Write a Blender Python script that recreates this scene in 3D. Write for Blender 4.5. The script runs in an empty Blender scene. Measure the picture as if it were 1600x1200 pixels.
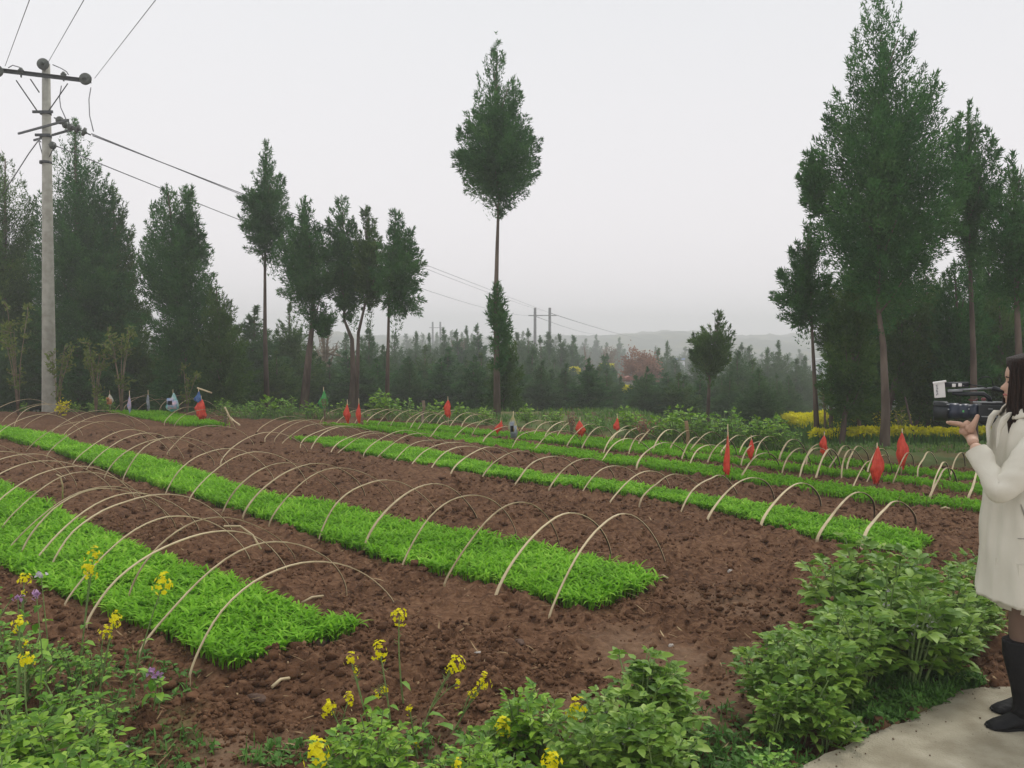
import bpy, bmesh, math, random
import numpy as np
from mathutils import Vector, Matrix

# ---------------------------------------------------------------- scene, camera, light
SC = bpy.context.scene
COL = SC.collection
F = 1350.0                      # focal length in photograph pixels (photo is 1600 wide)
CAMZ = 1.65
PITCH = math.atan(70 / F)

cam_data = bpy.data.cameras.new('camera')
cam_data.sensor_width = 36.0
cam_data.lens = F / 1600 * 36.0
cam_data.clip_start = 0.05
cam_data.clip_end = 3000
cam = bpy.data.objects.new('camera', cam_data)
COL.objects.link(cam)
cam.location = (0, 0, CAMZ)
cam.rotation_euler = (math.radians(90) - PITCH, 0, 0)
SC.camera = cam

SUN_EL, SUN_AZ = math.radians(52), math.radians(-35)
world = bpy.data.worlds.new('World')
SC.world = world
world.use_nodes = True
wn, wl = world.node_tree.nodes, world.node_tree.links
bg = wn['Background']
sky = wn.new('ShaderNodeTexSky')
sky.sky_type = 'NISHITA'
sky.sun_disc = False
sky.sun_elevation = SUN_EL
sky.sun_rotation = SUN_AZ
sky.air_density = 2.0
sky.dust_density = 6.0
hs = wn.new('ShaderNodeHueSaturation')
hs.inputs['Saturation'].default_value = 0.25
wl.new(sky.outputs['Color'], hs.inputs['Color'])
tc = wn.new('ShaderNodeTexCoord')
sx = wn.new('ShaderNodeSeparateXYZ')
wl.new(tc.outputs['Generated'], sx.inputs[0])
ramp = wn.new('ShaderNodeValToRGB')       # cloud deck: greyer at the horizon, whiter overhead
ramp.color_ramp.elements[0].position = 0.0
ramp.color_ramp.elements[0].color = (0.77, 0.735, 0.755, 1)
ramp.color_ramp.elements[1].position = 0.45
ramp.color_ramp.elements[1].color = (0.635, 0.65, 0.67, 1)
wl.new(sx.outputs['Z'], ramp.inputs['Fac'])
sc10 = wn.new('ShaderNodeVectorMath'); sc10.operation = 'SCALE'
sc10.inputs['Scale'].default_value = 10.0
wl.new(ramp.outputs['Color'], sc10.inputs[0])
mixw = wn.new('ShaderNodeMixRGB')
mixw.inputs['Fac'].default_value = 0.96
wl.new(hs.outputs['Color'], mixw.inputs['Color1'])
wl.new(sc10.outputs['Vector'], mixw.inputs['Color2'])
wl.new(mixw.outputs['Color'], bg.inputs['Color'])
bg.inputs['Strength'].default_value = 0.1

sun_data = bpy.data.lights.new('sun', 'SUN')
sun_data.energy = 1.05
sun_data.angle = math.radians(18)
sun_data.color = (1.0, 0.97, 0.92)
sun = bpy.data.objects.new('sun', sun_data)
COL.objects.link(sun)
sun.rotation_euler = (math.radians(90) - SUN_EL, 0, math.radians(180) + SUN_AZ)
sun.location = (0, 0, 30)

SC.view_settings.view_transform = 'Standard'
SC.view_settings.look = 'None'
SC.view_settings.exposure = 0.36
SC.view_settings.gamma = 1.0
SC.view_settings.use_curve_mapping = False
SC.cycles.max_bounces = 5
SC.cycles.diffuse_bounces = 2
SC.cycles.glossy_bounces = 1
SC.cycles.transmission_bounces = 2
SC.cycles.volume_bounces = 3
SC.cycles.transparent_max_bounces = 4

# ---------------------------------------------------------------- helpers
def ray(px, py):
    x = (px - 800) / F
    u = -(py - 600) / F
    return (x, math.cos(PITCH) + math.sin(PITCH) * u, -math.sin(PITCH) + math.cos(PITCH) * u)

def g(px, py, z=0.0):
    d = ray(px, py)
    t = (z - CAMZ) / d[2]
    return Vector((d[0] * t, d[1] * t, z))

def at(px, py, Y):
    d = ray(px, py)
    t = Y / d[1]
    return Vector((d[0] * t, Y, CAMZ + d[2] * t))

def smooth(a, b, x):
    t = np.clip((np.asarray(x, float) - a) / (b - a), 0, 1)
    return t * t * (3 - 2 * t)

def hash2(ix, iy, seed):
    h = (ix.astype(np.int64) * 374761393 + iy.astype(np.int64) * 668265263 + seed * 1442695041) & 0xffffffff
    h = ((h ^ (h >> 13)) * 1274126177) & 0xffffffff
    h = h ^ (h >> 16)
    return (h & 0xffffff) / float(0xffffff)

def vnoise(x, y, seed=0):
    x0, y0 = np.floor(x), np.floor(y)
    fx, fy = x - x0, y - y0
    fx, fy = fx * fx * (3 - 2 * fx), fy * fy * (3 - 2 * fy)
    a = hash2(x0, y0, seed); b = hash2(x0 + 1, y0, seed)
    c = hash2(x0, y0 + 1, seed); d = hash2(x0 + 1, y0 + 1, seed)
    return (a * (1 - fx) + b * fx) * (1 - fy) + (c * (1 - fx) + d * fx) * fy

def fbm(x, y, seed=0, oct=4):
    s, a, t = 0, 1.0, 0
    for k in range(oct):
        s = s + a * vnoise(x * 2 ** k + 17.3 * k, y * 2 ** k - 9.1 * k, seed + k)
        t += a; a *= 0.5
    return s / t

def inside(poly, x, y):
    x, y = np.asarray(x, float), np.asarray(y, float)
    res = np.zeros(x.shape, bool)
    n = len(poly)
    for i in range(n):
        x1, y1 = poly[i][0], poly[i][1]
        x2, y2 = poly[(i + 1) % n][0], poly[(i + 1) % n][1]
        if y1 == y2:
            continue
        c = ((y1 > y) != (y2 > y)) & (x < (x2 - x1) * (y - y1) / (y2 - y1) + x1)
        res ^= c
    return res

def np_mesh(name, V, Fc, mats, mat_idx=None, smooth_on=False):
    V = np.asarray(V, np.float32); Fc = np.asarray(Fc, np.int32)
    me = bpy.data.meshes.new(name)
    k = Fc.shape[1]
    me.vertices.add(len(V)); me.vertices.foreach_set('co', V.ravel())
    me.loops.add(Fc.size); me.loops.foreach_set('vertex_index', Fc.ravel())
    me.polygons.add(len(Fc))
    me.polygons.foreach_set('loop_start', np.arange(0, Fc.size, k, dtype=np.int32))
    me.polygons.foreach_set('loop_total', np.full(len(Fc), k, np.int32))
    if not isinstance(mats, (list, tuple)):
        mats = [mats]
    for m in mats:
        me.materials.append(m)
    if mat_idx is not None:
        me.polygons.foreach_set('material_index', np.asarray(mat_idx, np.int32))
    me.update(calc_edges=True)
    if smooth_on:
        me.polygons.foreach_set('use_smooth', np.ones(len(Fc), bool))
    return me

def link(name, me, parent=None, loc=None):
    o = bpy.data.objects.new(name, me)
    COL.objects.link(o)
    if parent is not None:
        o.parent = parent
    if loc is not None:
        o.location = loc
    return o

def tag(o, label=None, cat=None, group=None, kind=None):
    if label: o['label'] = label
    if cat: o['category'] = cat
    if group: o['group'] = group
    if kind: o['kind'] = kind
    return o

def empty(name, loc, label=None, cat=None, group=None, rz=0):
    o = bpy.data.objects.new(name, None)
    o.empty_display_size = 0.1
    COL.objects.link(o)
    o.location = loc
    o.rotation_euler = (0, 0, rz)
    return tag(o, label, cat, group)

def copy_tree(o, parent=None):
    c = o.copy()
    COL.objects.link(c)
    c.parent = parent
    for ch in o.children:
        copy_tree(ch, c)
    return c

def ordinal(n):
    if n >= 30:
        tens = {3: 'thirt', 4: 'fort', 5: 'fift'}[(n + 1) // 10]
        u = (n + 1) % 10
        return tens + 'ieth' if u == 0 else tens + 'y-' + ordinal(u - 1)
    w = ['first', 'second', 'third', 'fourth', 'fifth', 'sixth', 'seventh', 'eighth', 'ninth', 'tenth', 'eleventh',
         'twelfth', 'thirteenth', 'fourteenth', 'fifteenth', 'sixteenth', 'seventeenth', 'eighteenth', 'nineteenth',
         'twentieth', 'twenty-first', 'twenty-second', 'twenty-third', 'twenty-fourth', 'twenty-fifth', 'twenty-sixth',
         'twenty-seventh', 'twenty-eighth', 'twenty-ninth', 'thirtieth', 'thirty-first', 'thirty-second']
    return w[n]

class MB:
    """collects tubes, boxes and lathes and makes ONE mesh of them"""
    def __init__(s):
        s.bm = bmesh.new()
    def tube(s, pts, rad, seg=8, cap=True, mat=0):
        pts = [Vector(p) for p in pts]
        if not isinstance(rad, (list, tuple)):
            rad = [rad] * len(pts)
        rings = []
        prev = None
        for i, p in enumerate(pts):
            a = pts[max(i - 1, 0)]; b = pts[min(i + 1, len(pts) - 1)]
            t = (b - a).normalized()
            if prev is None:
                up = Vector((0, 0, 1)) if abs(t.z) < 0.9 else Vector((1, 0, 0))
                n = t.cross(up).normalized()
            else:
                n = (prev - t * prev.dot(t)).normalized()
            prev = n
            m = t.cross(n)
            r = rad[i]
            rings.append([s.bm.verts.new(p + (n * math.cos(2 * math.pi * k / seg) + m * math.sin(2 * math.pi * k / seg)) * r) for k in range(seg)])
        for i in range(len(rings) - 1):
            for k in range(seg):
                f = s.bm.faces.new((rings[i][k], rings[i][(k + 1) % seg], rings[i + 1][(k + 1) % seg], rings[i + 1][k]))
                f.smooth = True; f.material_index = mat
        if cap:
            f = s.bm.faces.new(rings[0][::-1]); f.material_index = mat
            f = s.bm.faces.new(rings[-1]); f.material_index = mat
        return s
    def box(s, c, size, rot=None, mat=0, bevel=0.0):
        r = bmesh.ops.create_cube(s.bm, size=1.0)
        M = Matrix.Translation(Vector(c)) @ (rot.to_4x4() if rot else Matrix()) @ Matrix.Diagonal((*size, 1))
        bmesh.ops.transform(s.bm, matrix=M, verts=r['verts'])
        fs = set(f for v in r['verts'] for f in v.link_faces)
        for f in fs:
            f.material_index = mat
        if bevel > 0:
            es = list(set(e for v in r['verts'] for e in v.link_edges))
            bmesh.ops.bevel(s.bm, geom=es, offset=bevel, segments=2, affect='EDGES', profile=0.6)
        return s
    def loft(s, rings, closed=True, cap=True, mat=0, smooth_on=True):
        R = [[s.bm.verts.new(p) for p in ring] for ring in rings]
        n = len(R[0])
        for i in range(len(R) - 1):
            for k in range(n if closed else n - 1):
                f = s.bm.faces.new((R[i][k], R[i][(k + 1) % n], R[i + 1][(k + 1) % n], R[i + 1][k]))
                f.smooth = smooth_on; f.material_index = mat
        if cap and closed:
            s.bm.faces.new(R[0][::-1]).material_index = mat
            s.bm.faces.new(R[-1]).material_index = mat
        return s
    def lathe(s, prof, c, axis=(0, 0, 1), seg=14, mat=0):
        """prof: list of (radius, along)"""
        ax = Vector(axis).normalized()
        up = Vector((0, 0, 1)) if abs(ax.z) < 0.9 else Vector((1, 0, 0))
        n = ax.cross(up).normalized(); m = ax.cross(n)
        c = Vector(c)
        return s.loft([[c + ax * h + (n * math.cos(2 * math.pi * k / seg) + m * math.sin(2 * math.pi * k / seg)) * max(r, 1e-4) for k in range(seg)] for r, h in prof], mat=mat)
    def build(s, name, mats, parent=None, loc=None):
        me = bpy.data.meshes.new(name)
        bmesh.ops.recalc_face_normals(s.bm, faces=s.bm.faces)
        s.bm.to_mesh(me); s.bm.free()
        for m in (mats if isinstance(mats, (list, tuple)) else [mats]):
            me.materials.append(m)
        return link(name, me, parent, loc)

# ---------------------------------------------------------------- materials
def new_mat(name):
    m = bpy.data.materials.new(name)
    m.use_nodes = True
    return m, m.node_tree.nodes, m.node_tree.links, m.node_tree.nodes['Principled BSDF']

def mat_noise(name, c1, c2, scale=5, rough=0.8, bump=0.0, bscale=30, spec=0.3, c3=None, detail=4, metal=0.0, coord='Object', stretch=None):
    m, n, l, b = new_mat(name)
    tcn = n.new('ShaderNodeTexCoord')
    src = tcn.outputs[coord]
    if stretch:
        mp = n.new('ShaderNodeMapping'); mp.inputs['Scale'].default_value = stretch
        l.new(src, mp.inputs[0]); src = mp.outputs[0]
    nz = n.new('ShaderNodeTexNoise')
    nz.inputs['Scale'].default_value = scale
    nz.inputs['Detail'].default_value = detail
    l.new(src, nz.inputs['Vector'])
    rp = n.new('ShaderNodeValToRGB')
    rp.color_ramp.elements[0].position = 0.35; rp.color_ramp.elements[0].color = (*c1, 1)
    rp.color_ramp.elements[1].position = 0.65; rp.color_ramp.elements[1].color = (*c2, 1)
    if c3:
        e = rp.color_ramp.elements.new(0.78); e.color = (*c3, 1)
    l.new(nz.outputs['Fac'], rp.inputs['Fac'])
    l.new(rp.outputs['Color'], b.inputs['Base Color'])
    b.inputs['Roughness'].default_value = rough
    b.inputs['Specular IOR Level'].default_value = spec
    b.inputs['Metallic'].default_value = metal
    if bump > 0:
        n2 = n.new('ShaderNodeTexNoise'); n2.inputs['Scale'].default_value = bscale; n2.inputs['Detail'].default_value = 5
        l.new(src, n2.inputs['Vector'])
        bp = n.new('ShaderNodeBump'); bp.inputs['Strength'].default_value = bump; bp.inputs['Distance'].default_value = 0.02
        l.new(n2.outputs['Fac'], bp.inputs['Height'])
        l.new(bp.outputs['Normal'], b.inputs['Normal'])
    return m

def mat_leaf(name, cols, nscale=1.5, rough=0.6, transl=0.25, spec=0.25, coord='Object', tone=False):
    """leaves: every leaf its own tone (random per island), clumps lighter and darker in hue"""
    m, n, l, b = new_mat(name)
    geo = n.new('ShaderNodeNewGeometry')
    tcn = n.new('ShaderNodeTexCoord')
    nz = n.new('ShaderNodeTexNoise'); nz.inputs['Scale'].default_value = nscale; nz.inputs['Detail'].default_value = 3
    l.new(tcn.outputs[coord], nz.inputs['Vector'])
    ad = n.new('ShaderNodeMath'); ad.operation = 'MULTIPLY_ADD'
    ad.inputs[1].default_value = 0.55
    if tone:      # every bough its own tone, single sprays differ less
        ta = n.new('ShaderNodeAttribute'); ta.attribute_name = 'tone'
        mt = n.new('ShaderNodeMath'); mt.operation = 'MULTIPLY_ADD'; mt.inputs[1].default_value = .55
        m2 = n.new('ShaderNodeMath'); m2.operation = 'MULTIPLY'; m2.inputs[1].default_value = .45
        l.new(geo.outputs['Random Per Island'], m2.inputs[0]); l.new(ta.outputs['Fac'], mt.inputs[0]); l.new(m2.outputs[0], mt.inputs[2])
        l.new(mt.outputs[0], ad.inputs[0])
    else:
        l.new(geo.outputs['Random Per Island'], ad.inputs[0])
    mu = n.new('ShaderNodeMath'); mu.operation = 'MULTIPLY_ADD'; mu.inputs[1].default_value = 1.3; mu.inputs[2].default_value = -0.42
    l.new(nz.outputs['Fac'], mu.inputs[0])
    l.new(mu.outputs[0], ad.inputs[2])
    rp = n.new('ShaderNodeValToRGB')
    while len(rp.color_ramp.elements) < len(cols):
        rp.color_ramp.elements.new(0.5)
    for i, c in enumerate(cols):
        rp.color_ramp.elements[i].position = i / (len(cols) - 1)
        rp.color_ramp.elements[i].color = (*c, 1)
    l.new(ad.outputs[0], rp.inputs['Fac'])
    l.new(rp.outputs['Color'], b.inputs['Base Color'])
    b.inputs['Roughness'].default_value = rough
    b.inputs['Specular IOR Level'].default_value = spec
    if transl > 0:
        tr = n.new('ShaderNodeBsdfTranslucent')
        l.new(rp.outputs['Color'], tr.inputs['Color'])
        mx = n.new('ShaderNodeMixShader'); mx.inputs[0].default_value = transl
        l.new(b.outputs[0], mx.inputs[1]); l.new(tr.outputs[0], mx.inputs[2])
        l.new(mx.outputs[0], n['Material Output'].inputs['Surface'])
    return m

M = {}
M['concrete'] = mat_noise('concrete_pole', (.30, .29, .24), (.42, .41, .35), 6, .85, .25, 60)
M['steel'] = mat_noise('galvanised_steel', (.022, .026, .026), (.05, .055, .055), 12, .55, 0, spec=.4)
M['porcelain'] = mat_noise('grey_porcelain', (.05, .058, .048), (.10, .11, .09), 8, .35)
M['wire'] = mat_noise('wire', (.14, .14, .15), (.22, .22, .23), 8, .6)
M['bark'] = mat_noise('cypress_bark', (.07, .05, .04), (.17, .125, .10), 7, .9, .5, 25, stretch=(1, 1, .25))
M['bark_light'] = mat_noise('pale_bark', (.14, .10, .075), (.30, .235, .18), 5, .9, .5, 25, stretch=(1, 1, .3))
M['bark_mid'] = mat_noise('grey_brown_bark', (.09, .065, .05), (.19, .145, .115), 6, .9, .6, 30, stretch=(1, 1, .3))
M['cyp'] = mat_leaf('cypress_leaf', [(0.014, 0.055, 0.016), (0.035, 0.119, 0.029), (0.070, 0.185, 0.044), (0.128, 0.251, 0.072)], 1.6, .7, .25, .1, tone=True)
M['cyp_b'] = mat_leaf('cypress_leaf_olive', [(0.018, 0.055, 0.013), (0.047, 0.114, 0.022), (0.091, 0.179, 0.036), (0.150, 0.234, 0.055)], 1.4, .7, .25, .1, tone=True)
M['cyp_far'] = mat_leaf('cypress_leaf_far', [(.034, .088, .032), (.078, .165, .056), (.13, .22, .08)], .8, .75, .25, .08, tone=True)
M['maize'] = mat_leaf('maize_leaf', [(.13, .32, .014), (.20, .47, .02), (.29, .62, .035), (.48, .78, .10)], 2.2, .55, .45, .15)
M['maize_far'] = mat_leaf('maize_leaf_far', [(.13, .34, .012), (.20, .48, .018), (.30, .60, .03)], 1.0, .6, .45, .12)
M['maize_pale'] = mat_leaf('maize_leaf_pale', [(.30, .46, .09), (.42, .58, .14), (.55, .66, .26)], 1.5, .55, .4, .2)
M['bean'] = mat_leaf('bean_leaf', [(0.063, 0.156, 0.017), (0.154, 0.300, 0.033), (0.294, 0.468, 0.067), (0.588, 0.720, 0.209)], 3.0, .5, .3, .4)
M['bean_dark'] = mat_leaf('bean_leaf_dark', [(0.056, 0.156, 0.011), (0.140, 0.312, 0.020), (0.280, 0.492, 0.036), (0.532, 0.720, 0.117)], 3.0, .5, .3, .4)
M['pea'] = mat_leaf('pea_leaf', [(0.056, 0.156, 0.013), (0.126, 0.312, 0.022), (0.252, 0.480, 0.045), (0.476, 0.696, 0.126)], 3.0, .5, .3, .4)
M['weed'] = mat_leaf('weed_leaf', [(.06, .14, .03), (.11, .22, .045), (.20, .32, .06)], 2.0, .6, .3, .3)
M['sapling'] = mat_leaf('sapling_leaf', [(0.075, 0.125, 0.021), (0.143, 0.203, 0.035), (0.240, 0.296, 0.063)], 2.0, .6, .35, .3)
M['grass'] = mat_leaf('grass_blade', [(.05, .13, .02), (.09, .22, .035), (.16, .33, .06)], 2.0, .6, .3, .3)
M['orange_leaf'] = mat_leaf('rusty_leaf', [(.22, .11, .07), (.36, .19, .12), (.48, .27, .17)], .5, .8, .2, .1)
M['stem'] = mat_noise('green_stem', (.13, .20, .06), (.22, .31, .10), 20, .6)
M['petal'] = mat_leaf('rape_petal', [(.74, .66, .005), (.90, .82, .01), (.95, .90, .05)], 6.0, .5, .4, .2)
M['rape_far'] = mat_leaf('rape_bloom_far', [(.50, .50, .02), (.78, .72, .015), (.92, .85, .03)], 2.5, .7, .3, .1)
M['purple'] = mat_leaf('pea_petal', [(.30, .13, .33), (.50, .28, .52), (.62, .42, .62)], 6.0, .5, .4, .2)
M['lilac'] = mat_leaf('pale_petal', [(.45, .40, .47), (.62, .58, .62), (.7, .66, .7)], 6.0, .5, .4, .2)
M['twig'] = mat_noise('twig', (.16, .12, .08), (.30, .24, .16), 6, .9)
M['straw'] = mat_leaf('straw', [(.16, .10, .055), (.28, .19, .10), (.46, .35, .20)], 3.0, .9, 0, .1)
M['stone'] = mat_noise('pale_stone', (.42, .38, .33), (.62, .57, .52), 9, .8, .3, 40)

# bamboo strip: pale split face outside, brown inner face with underside shade put into its colour
def bamboo():
    m, n, l, b = new_mat('split_bamboo')
    tcn = n.new('ShaderNodeTexCoord')
    nz = n.new('ShaderNodeTexNoise'); nz.inputs['Scale'].default_value = 9
    l.new(tcn.outputs['Object'], nz.inputs['Vector'])
    oi = n.new('ShaderNodeObjectInfo')
    ad = n.new('ShaderNodeMath'); ad.operation = 'MULTIPLY_ADD'; ad.inputs[1].default_value = .5
    l.new(oi.outputs['Random'], ad.inputs[0])
    mm = n.new('ShaderNodeMath'); mm.operation = 'MULTIPLY'; mm.inputs[1].default_value = .8
    l.new(nz.outputs['Fac'], mm.inputs[0]); l.new(mm.outputs[0], ad.inputs[2])
    rp = n.new('ShaderNodeValToRGB')
    rp.color_ramp.elements[0].position = .3; rp.color_ramp.elements[0].color = (.30, .22, .11, 1)
    rp.color_ramp.elements[1].position = .8; rp.color_ramp.elements[1].color = (.64, .52, .31, 1)
    l.new(ad.outputs[0], rp.inputs['Fac']); l.new(rp.outputs['Color'], b.inputs['Base Color'])
    b.inputs['Roughness'].default_value = .55
    return m
M['bamboo'] = bamboo()
M['bamboo_in'] = mat_noise('bamboo_shaded_inner', (.035, .026, .016), (.085, .062, .036), 8, .6)  # inner-face brown, darkened to carry the shade under the strip
M['leaf_red'] = mat_noise('red_plastic', (.68, .035, .014), (.86, .085, .035), 14, .45, .4, 30, spec=.5)
M['p_teal'] = mat_noise('teal_white_plastic', (.05, .42, .38), (.60, .72, .70), 9, .4)
M['p_cream'] = mat_noise('cream_plastic', (.70, .62, .45), (.80, .76, .66), 9, .4)
M['p_orange'] = mat_noise('orange_plastic', (.65, .22, .08), (.7, .4, .2), 9, .4)
M['p_pink'] = mat_noise('pink_blue_plastic', (.20, .40, .62), (.72, .48, .55), 12, .4)
M['p_grey'] = mat_noise('grey_plastic', (.20, .22, .26), (.42, .45, .50), 9, .4)
M['p_blue'] = mat_noise('blue_plastic', (.03, .06, .20), (.10, .22, .45), 9, .4)
M['p_green'] = mat_noise('green_plastic', (.02, .22, .05), (.10, .48, .12), 9, .4, c3=(.65, .5, .05))
M['p_yellow'] = mat_noise('yellow_plastic', (.62, .45, .06), (.35, .42, .42), 7, .4)

# ---------------------------------------------------------------- terrain
FIELD = [g(*p) for p in [(-900, 700), (-300, 642), (0, 638), (200, 636), (300, 645), (400, 655), (500, 656), (560, 652), (800, 668), (1000, 686),
                         (1250, 712), (1550, 738), (1900, 768), (3000, 1000)]] + [Vector((9, 1, 0)), Vector((-9, 1, 0)), Vector((-16, 5, 0))]

def px_poly(near, far, zf):
    return [g(x, y, 0.0) for x, y in near] + [g(x, y, zf) for x, y in reversed(far)]

dA = (g(0, 748, .09) - g(560, 995)).normalized()
BEDS = {}
A_near = [g(560, 997), g(352, 1047), g(267, 1005), g(200, 973), g(83, 928), g(0, 888)]
A_far0 = g(560, 993)
A_far = [g(560, 985, .0), g(500, 968, .05), g(410, 916, .09), g(350, 899, .09), g(273, 870, .09), g(197, 842, .09), g(131, 811, .09), g(92, 792, .09), g(0, 748, .09)]
a_end1 = A_near[-1] + dA * 3.5; a_end2 = A_far[-1] + dA * 2.2
for v in A_near + A_far + [a_end1, a_end2]: v.z = 0
BEDS['A'] = A_near + [a_end1, a_end2] + A_far[::-1]
b_near = [(922, 957), (897, 955), (837, 937), (744, 912), (650, 894), (478, 839), (400, 811), (175, 739), (94, 711), (0, 685), (-60, 670)]
b_far = [(1027, 918), (1000, 885), (947, 872), (844, 846), (759, 830), (650, 812), (619, 807), (509, 783), (400, 764), (312, 734), (219, 709), (141, 694), (78, 676), (0, 664), (-60, 652)]
BEDS['B'] = [g(x, y) for x, y in b_near] + [g(x, y, .0 if i == 0 else .09) for i, (x, y) in reversed(list(enumerate(b_far)))]
BEDS['C'] = px_poly([(1453, 850), (1430, 868), (1347, 858), (1277, 843), (1193, 822), (1131, 802), (1006, 779), (850, 758), (775, 746), (619, 721), (509, 699), (453, 686)],
                    [(1453, 838), (1400, 824), (1267, 801), (1194, 787), (1100, 773), (975, 753), (850, 739), (775, 726), (681, 704), (587, 688), (525, 684), (453, 682)], .05)
BEDS['D'] = px_poly([(1700, 824), (1532, 800), (1348, 785), (1162, 755), (1006, 732), (900, 719), (712, 692), (587, 674), (494, 663)],
                    [(1700, 803), (1532, 783), (1350, 763), (1162, 735), (1006, 715), (900, 702), (712, 678), (587, 665), (494, 660)], .04)
BEDS['E'] = px_poly([(1700, 796), (1532, 774), (1350, 750), (1162, 729), (1006, 710), (900, 697), (681, 675), (569, 664)],
                    [(1700, 778), (1532, 758), (1350, 737), (1162, 718), (1006, 698), (900, 686), (681, 664), (569, 658)], .04)
BEDS['G'] = px_poly([(1700, 776), (1532, 757), (1350, 734), (1162, 715), (1006, 702), (850, 688), (790, 683)],
                    [(1700, 760), (1532, 742), (1350, 721), (1162, 701), (1006, 689), (850, 677), (790, 676)], .04)
BEDS['S'] = px_poly([(360, 667), (285, 666), (206, 652), (169, 645)], [(362, 663), (319, 653), (255, 642), (206, 640)], .06)

PATH = [g(x, y, .03) for x, y in [(1130, 1260), (1265, 1190), (1350, 1152), (1420, 1124), (1470, 1100), (1500, 1078), (1530, 1073), (1583, 1073), (1700, 1078), (2100, 1085)]] + \
       [Vector((4.6, 1.2, .03)), Vector((1.1, 1.2, .03)), Vector((.55, 2.2, .03))]

def base_h(x, y):
    x = np.asarray(x, float); y = np.asarray(y, float)
    h = np.interp(y, [0, 19.5, 24, 30, 60, 120, 200, 330, 450, 600, 1200], [0, 0, -.5, -1.2, -5, -9, -9.5, -6, -1, 2.5, 4])
    h = h + smooth(2.5, 5.5, x) * (-.8 * smooth(12.8, 18, y) * (1 - smooth(22, 40, y)))
    hills = smooth(220, 420, y) * (fbm(x / 90, y / 120, 5, 4) - .45 + .12 * smooth(40, 160, x)) * 15
    mid = smooth(30, 70, y) * (fbm(x / 25, y / 25, 9, 3) - .5) * 1.5
    canopy = smooth(230, 300, y) * (fbm(x / 7, y / 7, 15, 3) - .5) * 4.5
    return h + hills + mid + canopy

def terrain(x, y):
    x = np.asarray(x, float); y = np.asarray(y, float)
    h = base_h(x, y)
    near = 1 - smooth(14, 24, y)
    inb = np.zeros(x.shape, bool)
    for k, p in BEDS.items():
        inb |= inside(p, x, y)
    # tilled soil: ridges along the beds, lumps, crumbs
    ur = (x * .707 + y * .707)
    soil = (fbm(x * 1.1, y * 1.1, 1, 3) - .5) * .09 + .018 * np.sin(ur * 8.5 + 2.2 * fbm(x * .8, y * .8, 6, 2)) * fbm(x * .6, y * .6, 8, 2) + (fbm(x * 4.2, y * 4.2, 2, 3) - .5) * .075
    cl = fbm(x * 13, y * 13, 3, 3)
    soil = soil + np.maximum(cl - .46, 0) * .14 + (vnoise(x * 30, y * 30, 4) - .5) * .016 - np.maximum(.36 - cl, 0) * .05
    flat = smooth(2.9, 3.5, y) * .75 + .25
    dry = dryness(x, y)
    soil = soil * flat * (1 - .72 * dry) + .0
    h = h + near * np.where(inb, -.01 + (vnoise(x * 9, y * 9, 7) - .5) * .01, soil)
    pin = inside(PATH, x, y)
    h = np.where(pin, -.06, h)
    return h

def dryness(x, y):
    d = np.zeros(np.shape(x))
    for cx, cy, r, a in ((-.05, 3.35, .75, 1), (-.95, 3.3, .5, 1), (.95, 4.5, .7, .7), (1.0, 3.9, .6, .8), (1.3, 5.2, .6, .4), (.2, 3.7, .4, .6)):
        d = np.maximum(d, a * (1 - smooth(.35, 1.0, np.hypot(x - cx, (y - cy) * 1.1) / r)))
    return d * np.clip((fbm(x * 2.1, y * 2.1, 12, 3) - .25) * 2.4, 0, 1)

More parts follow.
